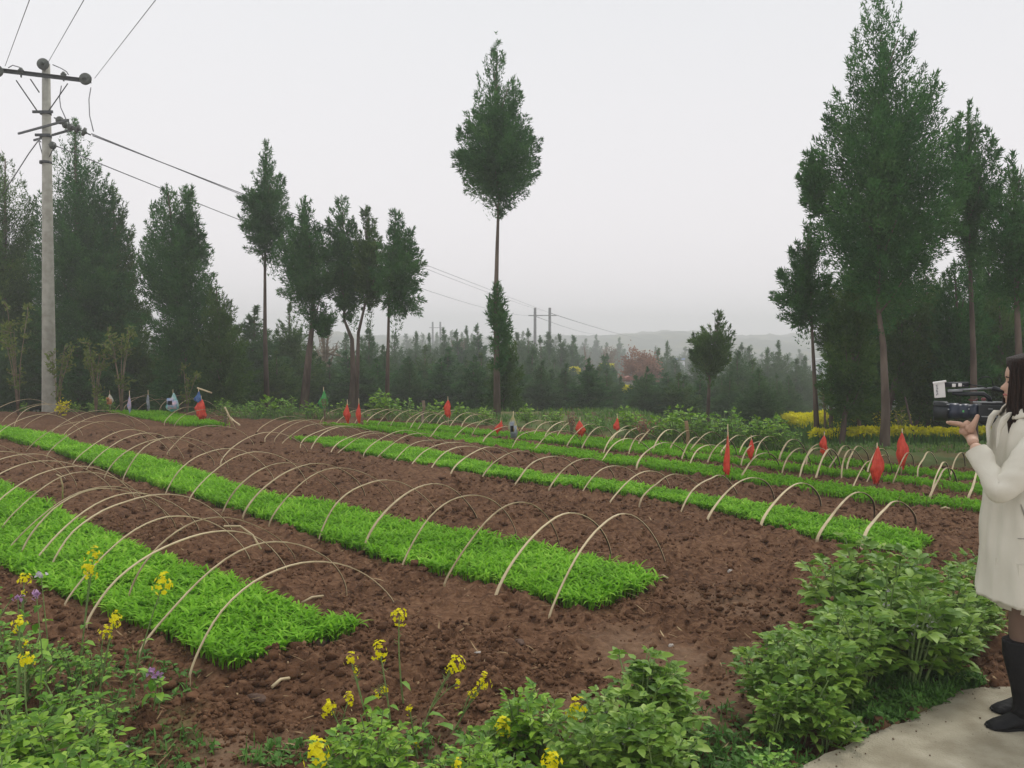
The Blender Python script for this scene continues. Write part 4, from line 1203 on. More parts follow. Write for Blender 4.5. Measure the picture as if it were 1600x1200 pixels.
for px, top, w, Y in [(540, 522, 44, 42), (566, 530, 40, 46), (616, 520, 40, 44), (650, 522, 38, 48), (672, 528, 38, 46), (694, 519, 40, 50), (715, 522, 38, 46), (747, 508, 34, 46), (730, 514, 38, 52),
                      (810, 520, 42, 50), (826, 517, 40, 48), (845, 526, 36, 46), (858, 517, 36, 54), (876, 530, 34, 50), (895, 531, 34, 60), (866, 566, 34, 40), (945, 560, 40, 42), (950, 556, 30, 48),
                      (1028, 545, 36, 52), (1043, 537, 30, 60), (1055, 560, 40, 44), (1090, 560, 42, 42), (1158, 536, 40, 50), (1172, 545, 36, 48), (1200, 542, 44, 46), (1218, 540, 44, 48), (1245, 560, 36, 40), (1258, 556, 34, 44),
                      (925, 575, 36, 38), (1110, 565, 40, 40)]:
    WT.append((px, top - 6 + rw.uniform(-7, 3), Y * 1.2, w * 2.2, 1))
for px, top, w, Y in [(470, 520, 34, 80), (505, 524, 30, 90), (580, 516, 30, 90), (636, 520, 30, 95), (660, 516, 26, 90), (683, 515, 26, 95), (706, 512, 26, 100), (722, 516, 26, 90), (738, 519, 24, 95), (795, 516, 28, 90), (817, 514, 26, 95),
                      (868, 524, 24, 100), (884, 527, 22, 95), (898, 524, 22, 95), (914, 526, 24, 105), (932, 519, 20, 100), (948, 532, 22, 90), (968, 524, 22, 95), (1025, 540, 24, 95), (1070, 540, 30, 95), (1088, 530, 28, 100),
                      (1140, 532, 30, 90), (1165, 540, 30, 85), (1190, 548, 30, 80), (1232, 548, 28, 85), (1250, 545, 26, 90), (1060, 555, 30, 75), (1130, 560, 30, 70), (1210, 560, 32, 70),
                      (1244, 575, 30, 65)]:
    WT.append((px, top + rw.uniform(-1.5, 1.5), Y * 1.8, w * 2.1, 2))
for kk in (0, 1, 2):
    row = sorted([w_ for w_ in WT if w_[4] == kk])
    for i_, w_ in enumerate(row):
        put_wood(w_[0], w_[1], w_[2], w_[3], rw, LW[kk][0] % ordinal(i_), LW[kk][1])
BL = []
# behind the left block, so that no sky shows low down
for px, top, w, Y in [(-80, 470, 90, 25), (-30, 430, 95, 26), (40, 440, 95, 26), (150, 470, 90, 26), (215, 500, 80, 25), (240, 520, 70, 24), (300, 520, 80, 26), (90, 500, 90, 25), (330, 530, 70, 26), (20, 520, 70, 22), (270, 560, 70, 23)]:
    BL.append((px, top, Y, w))
for i_, q_ in enumerate(sorted(BL)):
    put_wood(*q_, rw, 'dark cypress deep in the left block behind the utility pole, %s from the left' % ordinal(i_), 'trees deep in the left block', 1.5)
BL = []
for px, top, w, Y in [(1470, 470, 80, 24), (1530, 470, 80, 24), (1600, 450, 90, 23), (1660, 450, 100, 22), (1560, 540, 80, 20), (1500, 560, 70, 21), (1640, 560, 90, 19)]:
    BL.append((px, top, Y, w))
for i_, q_ in enumerate(sorted(BL)):
    put_wood(*q_, rw, 'dark cypress deep behind the right group by the video camera, %s from the left' % ordinal(i_), 'trees deep in the right block', 1.35)

# leafless and rusty trees
def deciduous(px, top, Y, w, label, leafmat, n, seed, fine=.05):
    rnd = random.Random(seed); rng = np.random.default_rng(seed)
    p = at(px, top, Y); gz = float(base_h(np.array([p.x]), np.array([Y]))[0])
    H = p.z - gz; R = w * Y / F / 2
    root = empty('deciduous_tree', (p.x, Y, gz), label, 'tree')
    mb = MB(); mb.tube([(0, 0, -.3), (.05, 0, H * .35), (0, 0, H * .6)], [H * .022, H * .017, H * .01], 7)
    tips = []
    for i in range(26):
        z0 = H * rnd.uniform(.3, .6); a = rnd.uniform(0, 6.28); r = R * rnd.uniform(.45, 1)
        z1 = H * (.55 + .43 * (1 - (r / R) ** 2) * rnd.uniform(.5, 1))
        q = Vector((math.cos(a) * r, math.sin(a) * r, z1))
        mid = Vector((q.x * .45, q.y * .45, z0 + (z1 - z0) * .6))
        mb.tube([(0, 0, z0), mid, q], [H * .009, H * .006, H * .002], 4, cap=False)
        for j in range(5):
            e = mid.lerp(q, rnd.random()) + Vector((rnd.uniform(-1, 1), rnd.uniform(-1, 1), rnd.uniform(.2, 1))) * R * .28
            mb.tube([mid.lerp(q, rnd.random()), e], [H * .003, H * .0012], 3, cap=False)
            tips.append(e)
        tips.append(q)
    mb.build('trunk', M['twig'], root)
    T = np.array([t[:] for t in tips]); T = T[rng.integers(0, len(T), n)] + rng.normal(0, R * .12, (n, 3))
    D = rng.normal(0, 1, (n, 3)); D /= np.linalg.norm(D, axis=1, keepdims=True)
    S = np.cross(D, rng.normal(0, 1, (n, 3))); S /= np.linalg.norm(S, axis=1, keepdims=True)
    s = R * fine * 2
    V = np.stack([T - S * s * .4, T + S * s * .4, T + D * s], 1).reshape(-1, 3)
    link('foliage', np_mesh('foliage', V, np.arange(len(V)).reshape(-1, 3), M[leafmat]), root)
deciduous(1000, 531, 62, 66, 'rusty brown broad tree in the haze of the valley, centre right', 'orange_leaf', 5200, 61)
deciduous(713, 497, 62, 44, 'leafless twiggy tree sticking out above the wood left of the lone cypress', 'twig', 500, 62, .02)
deciduous(953, 513, 95, 34, 'pale leafless tree in the haze left of the rusty brown one', 'twig', 1500, 63, .05)
deciduous(918, 519, 85, 22, 'small grey leafless tree in the haze beside the far cypresses', 'twig', 1200, 64, .05)
deciduous(508, 470, 40, 50, 'leafless twiggy tree between the crowded cypresses', 'twig', 160, 65, .02)

# ---------------------------------------------------------------- far fields and houses
def slab_field(pts, h, mat, name, label, cat, n, seed, leaf=.12):
    """rapeseed in bloom as a standing crop: a mass of small bloom faces on green stems"""
    rng = np.random.default_rng(seed)
    xs = [p[0] for p in pts]; ys = [p[1] for p in pts]
    X = rng.uniform(min(xs), max(xs), n * 3); Y = rng.uniform(min(ys), max(ys), n * 3)
    k = inside(pts, X, Y); X, Y = X[k][:n], Y[k][:n]
    Z = base_h(X, Y) + h * (.55 + .45 * rng.random(len(X)) ** .5) * (.85 + .3 * fbm(X * 1.5, Y * 1.5, seed, 2))
    P = np.stack([X, Y, Z], -1); m = len(P)
    D = rng.normal(0, 1, (m, 3)); D[:, 2] = np.abs(D[:, 2]); D /= np.linalg.norm(D, axis=1, keepdims=True)
    S = np.cross(D, rng.normal(0, 1, (m, 3))); S /= np.linalg.norm(S, axis=1, keepdims=True)
    V = np.stack([P - S * leaf * .5, P + S * leaf * .5, P + D * leaf], 1).reshape(-1, 3)
    nb = len(V)
    q = m // 2
    Vs, Fs = blades(np.stack([X[:q], Y[:q], base_h(X[:q], Y[:q])], -1), np.full(q, h * .8), np.full(q, leaf * .35), rng.uniform(0, 6.28, q), np.abs(rng.normal(0, .15, q)), rng.normal(0, .2, q), 2)
    Fc = np.concatenate([np.arange(nb).reshape(-1, 3), Fs + nb])
    mi = np.concatenate([np.zeros(nb // 3), np.ones(len(Fs))])
    o = link(name, np_mesh(name, np.concatenate([V, Vs]), Fc, [M[mat], M['grass']], mi))
    tag(o, label, cat, kind='stuff')
slab_field([(7.0, 20.0), (15.5, 20.0), (17.5, 25.5), (7.8, 26.0)], .80, 'rape_far', 'rapeseed_field', 'yellow rapeseed field in bloom beyond the right-hand trunks', 'rapeseed', 42000, 71, .09)
slab_field([(5.0, 14.3), (9.2, 13.6), (9.4, 14.4), (5.2, 15.1)], .34, 'rape_far', 'rapeseed_strip', 'low yellow rapeseed strip just behind the farthest seedling strip', 'rapeseed', 2600, 72, .06)
for i, (px, py, Y, w, d, lab) in enumerate([(897, 576, 70, .35, .5, 'small yellow field seen through the first gap in the wood'),
                                      (948, 570, 75, .5, .4, 'thin yellow field strip above the dark tree right of the first gap'),
                                      (981, 606, 48, .18, .3, 'bright yellow spot of rapeseed low in the wood below the rusty tree')]):
    p = at(px, py, Y)
    gz = float(base_h(np.array([p.x]), np.array([Y]))[0])
    # a terrace bank carrying the crop
    mb = MB(); top_z = p.z - .35
    mb.loft([[Vector((p.x + sx_ * (w + e) * 1.0, Y + sy_ * (d + e), z)) for sx_, sy_ in ((-1, -1), (1, -1), (1, 1), (-1, 1))] for z, e in ((gz - .5, .35), (top_z, 0))], smooth_on=False)
    tag(mb.build('terrace', M['terrace'] if 'terrace' in M else M.setdefault('terrace', mat_noise('terrace_grass', (.10, .14, .05), (.20, .20, .10), .6, .95))), kind='structure')
    rng = np.random.default_rng(80 + i); n = 1500
    X = p.x + rng.uniform(-w, w, n); YY = Y + rng.uniform(-d, d, n); Z = top_z + rng.random(n) * .35
    Pn = np.stack([X, YY, Z], -1); D = rng.normal(0, 1, (n, 3)); D /= np.linalg.norm(D, axis=1, keepdims=True)
    S = np.cross(D, rng.normal(0, 1, (n, 3))); S /= np.linalg.norm(S, axis=1, keepdims=True)
    V = np.stack([Pn - S * .12, Pn + S * .12, Pn + D * .24], 1).reshape(-1, 3)
    tag(link('rapeseed_patch', np_mesh('rapeseed_patch', V, np.arange(len(V)).reshape(-1, 3), M['rape_far'])), lab, 'rapeseed', kind='stuff')

def house(px, top, bot, Y, wpx, wall, roofc, label, floors=2, bays=3, pitched=False):
    a = at(px, top, Y); b = at(px, bot, Y)
    gz = float(base_h(np.array([a.x]), np.array([Y]))[0])
    z1 = a.z - gz; w = wpx * Y / F; d = w * .7
    root = empty('house', (a.x, Y, gz), label, 'house')
    mb = MB(); mb.box((0, d / 2, (z1 - .3) / 2 - .5), (w, d, z1 + .7)); mb.build('wall', wall, root)
    mb = MB()
    if pitched:
        mb.loft([[(-w * .56, y, z1), (0, y, z1 + w * .22), (w * .56, y, z1), (w * .5, y, z1 - .15), (-w * .5, y, z1 - .15)] for y in (-.4, d + .4)], smooth_on=False)
    else:
        mb.box((0, d / 2, z1 + .12), (w * 1.08, d * 1.08, .3))
    mb.build('roof', roofc, root)
    fh = 3.0
    for f in range(floors):
        for k in range(bays):
            x = (k + .5) / bays * w - w / 2; z = z1 - 1.5 - f * fh
            mb = MB(); mb.box((x, -.03, z), (w / bays * .5, .08, 1.3)); wn_ = mb.build('window', M['glass'], root)
            mb = MB(); mb.box((x, -.09, z - .72), (w / bays * .6, .1, .08)); mb.build('sill', M['white'], wn_)
M['glass'] = mat_noise('window_glass', (.06, .08, .10), (.10, .13, .16), 3, .15, spec=.6)
M['white'] = mat_noise('white_paint', (.70, .71, .72), (.80, .81, .82), 3, .7)
M['tile'] = mat_noise('red_tile', (.30, .11, .08), (.42, .18, .13), 2, .8)
M['blue_roof'] = mat_noise('blue_sheet', (.20, .30, .50), (.28, .38, .60), 2, .6)
house(1293, 563, 590, 130, 34, M['white'], M['white'], 'white two-storey house with square windows far off between the right-hand trees')
house(1062, 562, 580, 150, 16, M['white'], M['blue_roof'], 'tiny white house far off left of the small round-headed tree', bays=2)
house(983, 590, 610, 60, 12, M['stone'], M['tile'], 'small shed with a red tiled roof low in the wood under the rusty tree', floors=1, bays=1, pitched=True)

# ---------------------------------------------------------------- leafy plants
def ovate(P, D, N, L, W, fold=.18, droop=.25):
    D = D / np.linalg.norm(D, axis=1, keepdims=True)
    S = np.cross(D, N); S /= np.linalg.norm(S, axis=1, keepdims=True) + 1e-9
    N = np.cross(S, D)
    L = L[:, None]; W = W[:, None]
    m1 = P + D * L * .34 - N * L * .02; m2 = P + D * L * .70 - N * L * droop * .4
    t = P + D * L - N * L * droop
    l1 = P + D * L * .32 - S * W * .48 + N * W * fold; r1 = P + D * L * .32 + S * W * .48 + N * W * fold
    l2 = P + D * L * .68 - S * W * .42 + N * (W * fold - L * droop * .4); r2 = P + D * L * .68 + S * W * .42 + N * (W * fold - L * droop * .4)
    V = np.stack([P, l1, m1, r1, l2, m2, r2, t], 1)
    T = np.array([(0, 2, 1), (0, 3, 2), (1, 2, 5), (1, 5, 4), (2, 3, 6), (2, 6, 5), (4, 5, 7), (5, 6, 7)])
    n = len(P)
    return V.reshape(-1, 3), (T[None] + (np.arange(n) * 8)[:, None, None]).reshape(-1, 3)

def bean_plant(seed, H, R, stems, leafL, mat, ratio=.48, node_gap=.045, pairs=2, flowers=None):
    rnd = random.Random(seed)
    P, D, N, L, W = [], [], [], [], []
    mb = MB()
    fl = []
    for s in range(stems):
        a = rnd.uniform(0, 6.28); rb = R * .25 * rnd.random(); rt = R * (.15 + .85 * rnd.random() ** .7)
        h = H * rnd.uniform(.72, 1.05) * (1 - .35 * (rt / R) ** 2)
        p0 = Vector((math.cos(a) * rb, math.sin(a) * rb, -.02)); p1 = Vector((math.cos(a) * rt, math.sin(a) * rt, h))
        pm = p0.lerp(p1, .5) + Vector((math.cos(a), math.sin(a), 0)) * (-R * .10) + Vector((0, 0, h * .06))
        path = [p0 * (1 - t) ** 2 + pm * 2 * t * (1 - t) + p1 * t * t for t in [i / 6 for i in range(7)]]
        mb.tube(path, [.006, .006, .0055, .005, .0045, .004, .003], 5, cap=False)
        n = max(4, int(h / node_gap))
        az = rnd.uniform(0, 6.28)
        for i in range(n):
            t = .18 + .82 * (i + .5) / n
            q = p0 * (1 - t) ** 2 + pm * 2 * t * (1 - t) + p1 * t * t
            az += 2.5 + rnd.uniform(-.5, .5)
            topness = max(0, (t - .72) / .28)
            el = rnd.uniform(.1, .6) + topness * .65
            d = Vector((math.cos(az) * math.cos(el), math.sin(az) * math.cos(el), math.sin(el)))
            rl = leafL * (1.5 - .9 * topness) * rnd.uniform(.8, 1.2)
            side = Vector((-d.y, d.x, 0)).normalized(); nrm = side.cross(d) * -1
            if nrm.z < 0: nrm = -nrm
            mb.tube([q, q + d * rl], .0018, 3, cap=False)
            for k in range(pairs):
                f = .45 + .55 * (k + .5) / pairs
                for sg in (-1, 1):
                    dd = d * .55 + side * sg * .8 + Vector((rnd.gauss(0, .15), rnd.gauss(0, .15), rnd.gauss(.06, .18)))
                    P.append(q + d * rl * f); D.append(dd); N.append(nrm + Vector((rnd.gauss(0, .3), rnd.gauss(0, .3), rnd.gauss(0, .1))))
                    l = leafL * (1 - .45 * topness) * rnd.uniform(.75, 1.2) * (.55 + .45 * min(1, t * 2)); L.append(l); W.append(l * ratio * rnd.uniform(.85, 1.2))
            if rnd.random() < .6:
                P.append(q + d * rl); D.append(d + Vector((0, 0, rnd.uniform(-.2, .3)))); N.append(nrm); l = leafL * (1 - .4 * topness) * rnd.uniform(.8, 1.1); L.append(l); W.append(l * ratio)
            if flowers and .45 < t < .9 and rnd.random() < .3:
                for _ in range(2): fl.append(q + d * .02 + Vector((rnd.gauss(0, .008), rnd.gauss(0, .008), rnd.gauss(0, .01))))
    root = empty('bean_plant', (0, -60, 0))
    mb.build('stems', M['stem'], root)
    A = lambda v: np.array([x[:] for x in v])
    V, Fc = ovate(A(P), A(D), A(N), np.array(L), np.array(W))
    nl = len(Fc)
    if fl:
        n = len(fl) * 2
        FP = np.repeat(A(fl), 2, 0); rng = np.random.default_rng(seed)
        V9, F9 = ovate(FP, rng.normal(0, 1, (n, 3)) + np.array([0, 0, .4]), rng.normal(0, 1, (n, 3)), np.full(n, .018), np.full(n, .012))
        Fc = np.concatenate([Fc, F9 + len(V)]); V = np.concatenate([V, V9])
    link('leaves', np_mesh('leaves', V, Fc, [M[mat], M['lilac']], (np.arange(len(Fc)) >= nl).astype(int)), root)
    return root

BP = [bean_plant(201 + i, (.62, .55, .66, .50, .58)[i], (.24, .22, .27, .22, .25)[i], (10, 9, 12, 9, 11)[i], .078, 'bean', ratio=.56, node_gap=.052, flowers='lilac' if i % 2 else None) for i in range(5)]
BD = [bean_plant(221 + i, (.42, .36, .46, .40)[i], (.20, .18, .22, .24)[i], (8, 7, 9, 9)[i], .064, 'bean_dark', node_gap=.05) for i in range(4)]
PE = [bean_plant(241 + i, (.38, .46, .34, .30)[i], (.26, .24, .26, .22)[i], (9, 9, 8, 9)[i], .050, 'pea', ratio=.66, node_gap=.05, pairs=1) for i in range(4)]
_used = {}
def plant(protos, i, x, y, s, rz, label, cat, group, name=None, sz=None):
    o = protos[i % len(protos)]
    if o.name in _used: o = copy_tree(o)
    _used[protos[i % len(protos)].name] = 1
    z = float(terrain(np.array([x]), np.array([y]))[0])
    o.location = (x, y, z); o.rotation_euler = (0, 0, rz)
    o.scale = (s, s, (sz or s))
    if name: o.name = name
    return tag(o, label, cat, group)

def plant_rows(items, protos, cat, group, text, seed, name=None):
    """items (px, py base, top py); labels count from the left of the picture"""
    rnd = random.Random(seed)
    items = sorted(items)
    for i, (px, py, top, sc) in enumerate(items):
        p = g(px, py)
        base = protos[i % len(protos)]
        plant(protos, rnd.randrange(len(protos)), p.x, p.y, sc, rnd.uniform(0, 6.28), text % ordinal(i), cat, group, name, sz=(CAMZ - p.y * (top - 530) / F) / .56 if top else sc)

# right clump: taller back part, lower front part
plant_rows([(1310, 1010, 868, 1.0), (1350, 985, 838, 1.1), (1400, 1000, 840, 1.15), (1380, 1050, 885, 1.1), (1440, 1030, 868, 1.1), (1330, 1060, 915, 1.0), (1480, 1000, 885, .9), (1420, 1085, 930, 1.0), (1510, 965, 850, .8), (1350, 1095, 965, .8), (1515, 1030, 958, .6), (1470, 1062, 940, .8), (1540, 1000, 940, .5)],
           BP, 'bean plant', 'bean plants in the tall clump by the path', 'leafy broad bean plant in the tall clump by the path, %s from the left', 31)
plant_rows([(1200, 1110, 1000, .7), (1225, 1080, 990, .7), (1262, 1120, 1000, .75), (1240, 1150, 1030, .7), (1300, 1130, 1005, .75), (1330, 1120, 1020, .6), (1280, 1085, 985, .7), (1205, 1165, 1070, .6), (1290, 1165, 1060, .6)],
           BP, 'bean plant', 'bean plants in the low clump by the path', 'grey-green broad bean plant in the lower clump at the path edge, %s from the left', 32)
plant_rows([(545, 1230, 1115, .7), (585, 1215, 1100, .7), (620, 1240, 1135, .6), (515, 1250, 1150, .6), (560, 1290, 1175, .6)], BD, 'bean plant', 'bean plants at the bottom centre left', 'bean plant among the yellow flowers at bottom centre, %s from the left', 33)
plant_rows([(770, 1195, 1068, .8), (810, 1185, 1052, .8), (845, 1200, 1075, .75), (730, 1250, 1150, .6), (790, 1270, 1150, .7), (860, 1250, 1140, .6)], BD, 'bean plant', 'bean plants at the bottom centre', 'bushy bean plant right of the bottom centre flowers, %s from the left', 34)
plant_rows([(950, 1180, 1085, .65), (1000, 1165, 1045, .8), (1040, 1175, 1075, .7), (970, 1230, 1120, .7), (1030, 1240, 1130, .7), (905, 1240, 1130, .6)], BP, 'bean plant', 'bean plants below the trodden soil', 'grey-green bean plant below the trodden soil, %s from the left', 35)
plant_rows([(1150, 1215, 1145, .5), (1200, 1225, 1140, .6), (1130, 1260, 1170, .5), (1260, 1215, 1160, .4)], PE, 'weed', 'weeds at the bottom beside the path corner', 'small light green weed beside the path corner, %s from the left', 36, 'weed_plant')
# left foreground
plant_rows([(10, 1035, 905, .9), (70, 1040, 930, .8), (115, 1075, 985, .6), (-40, 1010, 880, .9), (35, 1090, 960, .9), (100, 1120, 1010, .8), (150, 1085, 1015, .5), (-20, 1150, 1000, .9), (170, 1140, 1050, .6)],
           PE, 'pea plant', 'pea plants at the left edge', 'leafy pea plant at the left edge below the first bed, %s from the left', 37, 'pea_plant')
plant_rows([(30, 1210, 1065, .9), (90, 1220, 1090, .9), (150, 1230, 1120, .8), (205, 1240, 1160, .5), (-20, 1260, 1080, .9), (60, 1290, 1130, .9), (130, 1310, 1150, .8), (190, 1300, 1180, .5), (0, 1350, 1150, .9), (90, 1370, 1170, .8)],
           BD, 'bean plant', 'bean plants in the bottom left corner', 'green bean plant in the bottom left corner, %s from the left', 38)
# low shrubs along the far edge of the field
sh = [(i, px, py, s) for i, (px, py, s) in enumerate([(395, 655, 1.2), (420, 655, 1.4), (445, 656, 1.3), (480, 656, 1.0), (495, 657, .9), (530, 655, 1.0), (585, 657, 1.2), (605, 658, 1.2), (630, 660, 1.2), (655, 662, 1.0), (675, 662, 1.1), (720, 664, .9), (760, 668, .9), (825, 670, .9), (870, 675, .9),
      (930, 680, .9), (985, 684, 1.1), (1000, 687, 1.0), (1035, 690, 1.1), (1062, 692, 1.2), (1090, 694, 1.2), (1112, 697, 1.2), (1135, 697, 1.3), (1160, 700, 1.2), (1185, 704, 1.2), (1205, 706, 1.2), (1228, 710, 1.1), (1250, 713, .9), (110, 637, .7), (135, 636, .9), (150, 640, .9), (160, 637, .9), (60, 637, .6), (25, 636, .6), (340, 650, 1.0), (355, 655, .9), (375, 656, .8), (1120, 690, 1.2), (1170, 694, 1.2), (1090, 688, 1.2), (1060, 686, 1.1), (1210, 698, 1.2)])]
for i, px, py, s in sorted(sh, key=lambda q: q[1]):
    p = g(px, py)
    lab = 'low green shrub on the far field edge, ' + ('%s counted from the left' % ordinal(sorted(sh, key=lambda q: q[1]).index((i, px, py, s)))) if sorted(sh, key=lambda q: q[1]).index((i, px, py, s)) < 32 else \
          'low green shrub on the far field edge, %s from its right end' % ordinal(len(sh) - 1 - sorted(sh, key=lambda q: q[1]).index((i, px, py, s)))
    plant(BD + PE, rw.randrange(8), p.x, p.y + .3, s * 1.1, rw.uniform(0, 6), lab, 'shrub', 'low shrubs on the far field edge', 'low_shrub')

def sapling(px, base, top, Y, w, label, seed, mat='sapling', n=420, stems=5, leaf=.09):
    rnd = random.Random(seed)
    b = at(px, base, Y); b.z = float(terrain(np.array([b.x]), np.array([Y]))[0])
    H = at(px, top, Y).z - b.z; R = w * Y / F / 2
    root = empty('sapling', b, label, 'sapling')
    mb = MB(); tips = []
    for s in range(stems):
        a = rnd.uniform(0, 6.28); r = R * rnd.uniform(.2, 1); h = H * rnd.uniform(.6, 1)
        q = Vector((math.cos(a) * r, math.sin(a) * r, h)); mid = Vector((q.x * .3, q.y * .3, h * .5))
        mb.tube([(0, 0, -.05), mid, q], [.014, .010, .004], 5)
        for j in range(9):
            t = rnd.uniform(.25, 1); c = mid.lerp(q, t) if t > .4 else Vector((0, 0, 0)).lerp(mid, t + .4)
            e = c + Vector((rnd.uniform(-1, 1), rnd.uniform(-1, 1), rnd.uniform(.1, .9))) * R * .4
            mb.tube([c, e], [.008, .003], 4); tips += [c.lerp(e, k / 4) for k in range(1, 5)]
    mb.build('stems', M['twig'], root)
    rng = np.random.default_rng(seed)
    T = np.array([t[:] for t in tips]); T = T[rng.integers(0, len(T), n)] + rng.normal(0, .035, (n, 3))
    V, Fc = ovate(T, rng.normal(0, 1, (n, 3)), rng.normal(0, 1, (n, 3)) + np.array([0, 0, 1.]), rng.uniform(.6, 1.3, n) * leaf, rng.uniform(.6, 1.2, n) * leaf * .5)
    link('leaves', np_mesh('leaves', V, Fc, M[mat]), root)
sapling(150, 640, 525, 18.6, 60, 'yellow-green leafy sapling before the dark trees right of the pole', 301)
sapling(190, 642, 495, 18.9, 55, 'taller thin yellow-green sapling with sparse leaves beside the first one', 302, n=380)
sapling(292, 640, 560, 19.2, 30, 'small sparse sapling behind the short seedling patch', 303, n=130, stems=3)
sapling(28, 640, 470, 18.8, 70, 'olive tall sapling at the left of the utility pole', 304, n=420)
sapling(90, 640, 520, 18.9, 50, 'olive scraggly sapling directly behind the utility pole', 305, n=260)
sapling(508, 656, 606, 16.8, 20, 'small weedy sapling beside the green plastic bag', 306, 'weed', n=60, stems=3, leaf=.06)
sapling(1288, 705, 600, 14.6, 34, 'pale leafing sapling by the thin trunk before the yellow field', 307, n=110, stems=3, leaf=.07)
sapling(1408, 712, 620, 14.4, 30, 'pale twiggy sapling beside the thick trunk', 308, n=90, stems=3, leaf=.07)
sapling(1008, 688, 655, 13.6, 30, 'rust-coloured low bush behind the far hoops', 309, 'orange_leaf', n=150, stems=6, leaf=.05)
sapling(893, 678, 640, 14.5, 24, 'small rusty twig bush left of the other rusty bush', 310, 'orange_leaf', n=60, stems=5, leaf=.05)
sapling(352, 655, 630, 16.3, 22, 'yellowish weedy sprig beside the short seedling patch tip', 311, n=60, stems=4, leaf=.06)
sapling(98, 640, 628, 18.2, 22, 'small clump of yellow flowers at the foot of the utility pole', 312, 'petal', n=160, stems=6, leaf=.06)

# rape plants in flower
def flower_head(c, r, rng, n=34, up=Vector((0, 0, 1))):
    Cs, Ds, Ns = [], [], []
    for i in range(n):
        a = rng.uniform(0, 6.28); u = rng.random()
        el = u * 2.3
        d = np.array([math.cos(a) * math.sin(el), math.sin(a) * math.sin(el), math.cos(el)])
        q = np.array(c) + d * r * rng.uniform(.35, 1.25) * np.array([.85, .85, 1.1]) + np.array([0, 0, -r * .35 * rng.random()])
        t1 = np.cross(d, [0.3, .5, .8]); t1 /= np.linalg.norm(t1); t2 = np.cross(d, t1)
        ph = rng.uniform(0, 6.28)
        for k in range(4):
            b = ph + k * math.pi / 2
            Cs.append(q); Ds.append(t1 * math.cos(b) + t2 * math.sin(b) + d * .25); Ns.append(d)
    n4 = len(Cs)
    s = r * .30
    return ovate(np.array(Cs), np.array(Ds), np.array(Ns), np.full(n4, s), np.full(n4, s * .8), fold=.05, droop=.1)

def rape(heads, base, Y, label, seed, leaves=6):
    """heads: (px, py, radius px, dY); base (px, py) may lie below the frame"""
    rng = np.random.default_rng(seed)
    b = at(base[0], base[1], Y); b.z = 0
    b.z = float(terrain(np.array([b.x]), np.array([Y]))[0])
    root = empty('rape_plant', b, label, 'rape plant', 'rape plants in yellow flower')
    mb = MB()
    PP, DD, NN, LL, WW = [], [], [], [], []
    for hi, (px, py, r, dY) in enumerate(heads):
        hp = at(px, py, Y + dY) - b
        st = Vector((0, 0, -.02)) if hi == 0 else first.lerp(Vector((0, 0, 0)), .45)
        mid = st.lerp(hp, .5) + Vector((rng.uniform(-.03, .03), rng.uniform(-.03, .03), .03))
        path = [st * (1 - t) ** 2 + mid * 2 * t * (1 - t) + hp * t * t for t in [k / 7 for k in range(8)]]
        if hi == 0: first = path[5].copy()
        mb.tube(path, [.0045 - .0003 * k for k in range(8)] if hi == 0 else .0022, 5, cap=False)
        rad = r * 1.25 * Y / F
        V, Fc = flower_head(hp[:], rad, rng, n=int(12 + r * 1.2))
        link('flower_head', np_mesh('flower_head', V, Fc, M['petal']), root)
        # pods and buds below the bloom
        d = (path[7] - path[5]).normalized()
        for k in range(7):
            t = path[6] - d * (.012 * k)
            a = rng.uniform(0, 6.28)
            mb.tube([t, t + Vector((math.cos(a) * .022, math.sin(a) * .022, .014))], .0011, 3, cap=False)
        if hi == 0:
            for k in range(leaves):
                t = rng.uniform(.05, .6); q = path[int(t * 7)]
                a = rng.uniform(0, 6.28)
                PP.append(q[:]); DD.append((math.cos(a), math.sin(a), rng.uniform(.0, .7))); NN.append((0, 0, 1)); l = rng.uniform(.05, .10) * (1.2 - t); LL.append(l); WW.append(l * .5)
    mb.build('stem', M['stem'], root)
    V, Fc = ovate(np.array(PP), np.array(DD), np.array(NN, float), np.array(LL), np.array(WW), droop=.45)
    link('leaves', np_mesh('leaves', V, Fc, M['pea']), root)
rape([(146, 865, 10, 0), (140, 890, 11, 0)], (120, 1075), 4.1, 'rape plant with two yellow heads, the highest against the lower left bed', 401)
rape([(255, 912, 13, 0)], (205, 1060), 4.0, 'rape plant whose single head hangs before the middle of the lower left bed', 402)
rape([(181, 962, 9, 0), (177, 974, 9, .01), (165, 990, 9, 0)], (150, 1130), 3.75, 'rape plant with a cluster of yellow heads at the left edge of the first bed', 403)
rape([(38, 906, 9, 0), (37, 926, 4, 0)], (30, 1110), 3.8, 'rape plant with a small yellow head beside the purple pea flowers', 404)
rape([(31, 975, 11, 0), (40, 1005, 5, 0)], (20, 1190), 3.45, 'rape plant with the upper of two yellow heads at the left edge', 405)
rape([(40, 1030, 11, 0)], (60, 1230), 3.3, 'rape plant with the lower yellow head at the left edge', 406)
rape([(624, 962, 12, 0)], (632, 1130), 3.75, 'tall straight rape plant, highest of the flowers at bottom centre', 407, 2)
rape([(593, 1015, 12, 0), (588, 1085, 6, 0), (600, 1078, 7, 0)], (612, 1160), 3.6, 'rape plant left of the tallest one at bottom centre', 408, 4)
rape([(548, 1029, 9, 0), (556, 1048, 5, 0)], (578, 1140), 3.65, 'slender rape plant with a small forked head leaning left at bottom centre', 409, 3)
rape([(514, 1105, 11, 0), (545, 1093, 9, 0)], (545, 1250), 3.4, 'rape plant with two low heads left of the bottom centre flowers', 410)
rape([(713, 1038, 12, 0), (703, 1045, 6, 0), (715, 1068, 6, 0)], (655, 1170), 3.5, 'rape plant leaning right with a loose head at bottom centre', 411, 3)
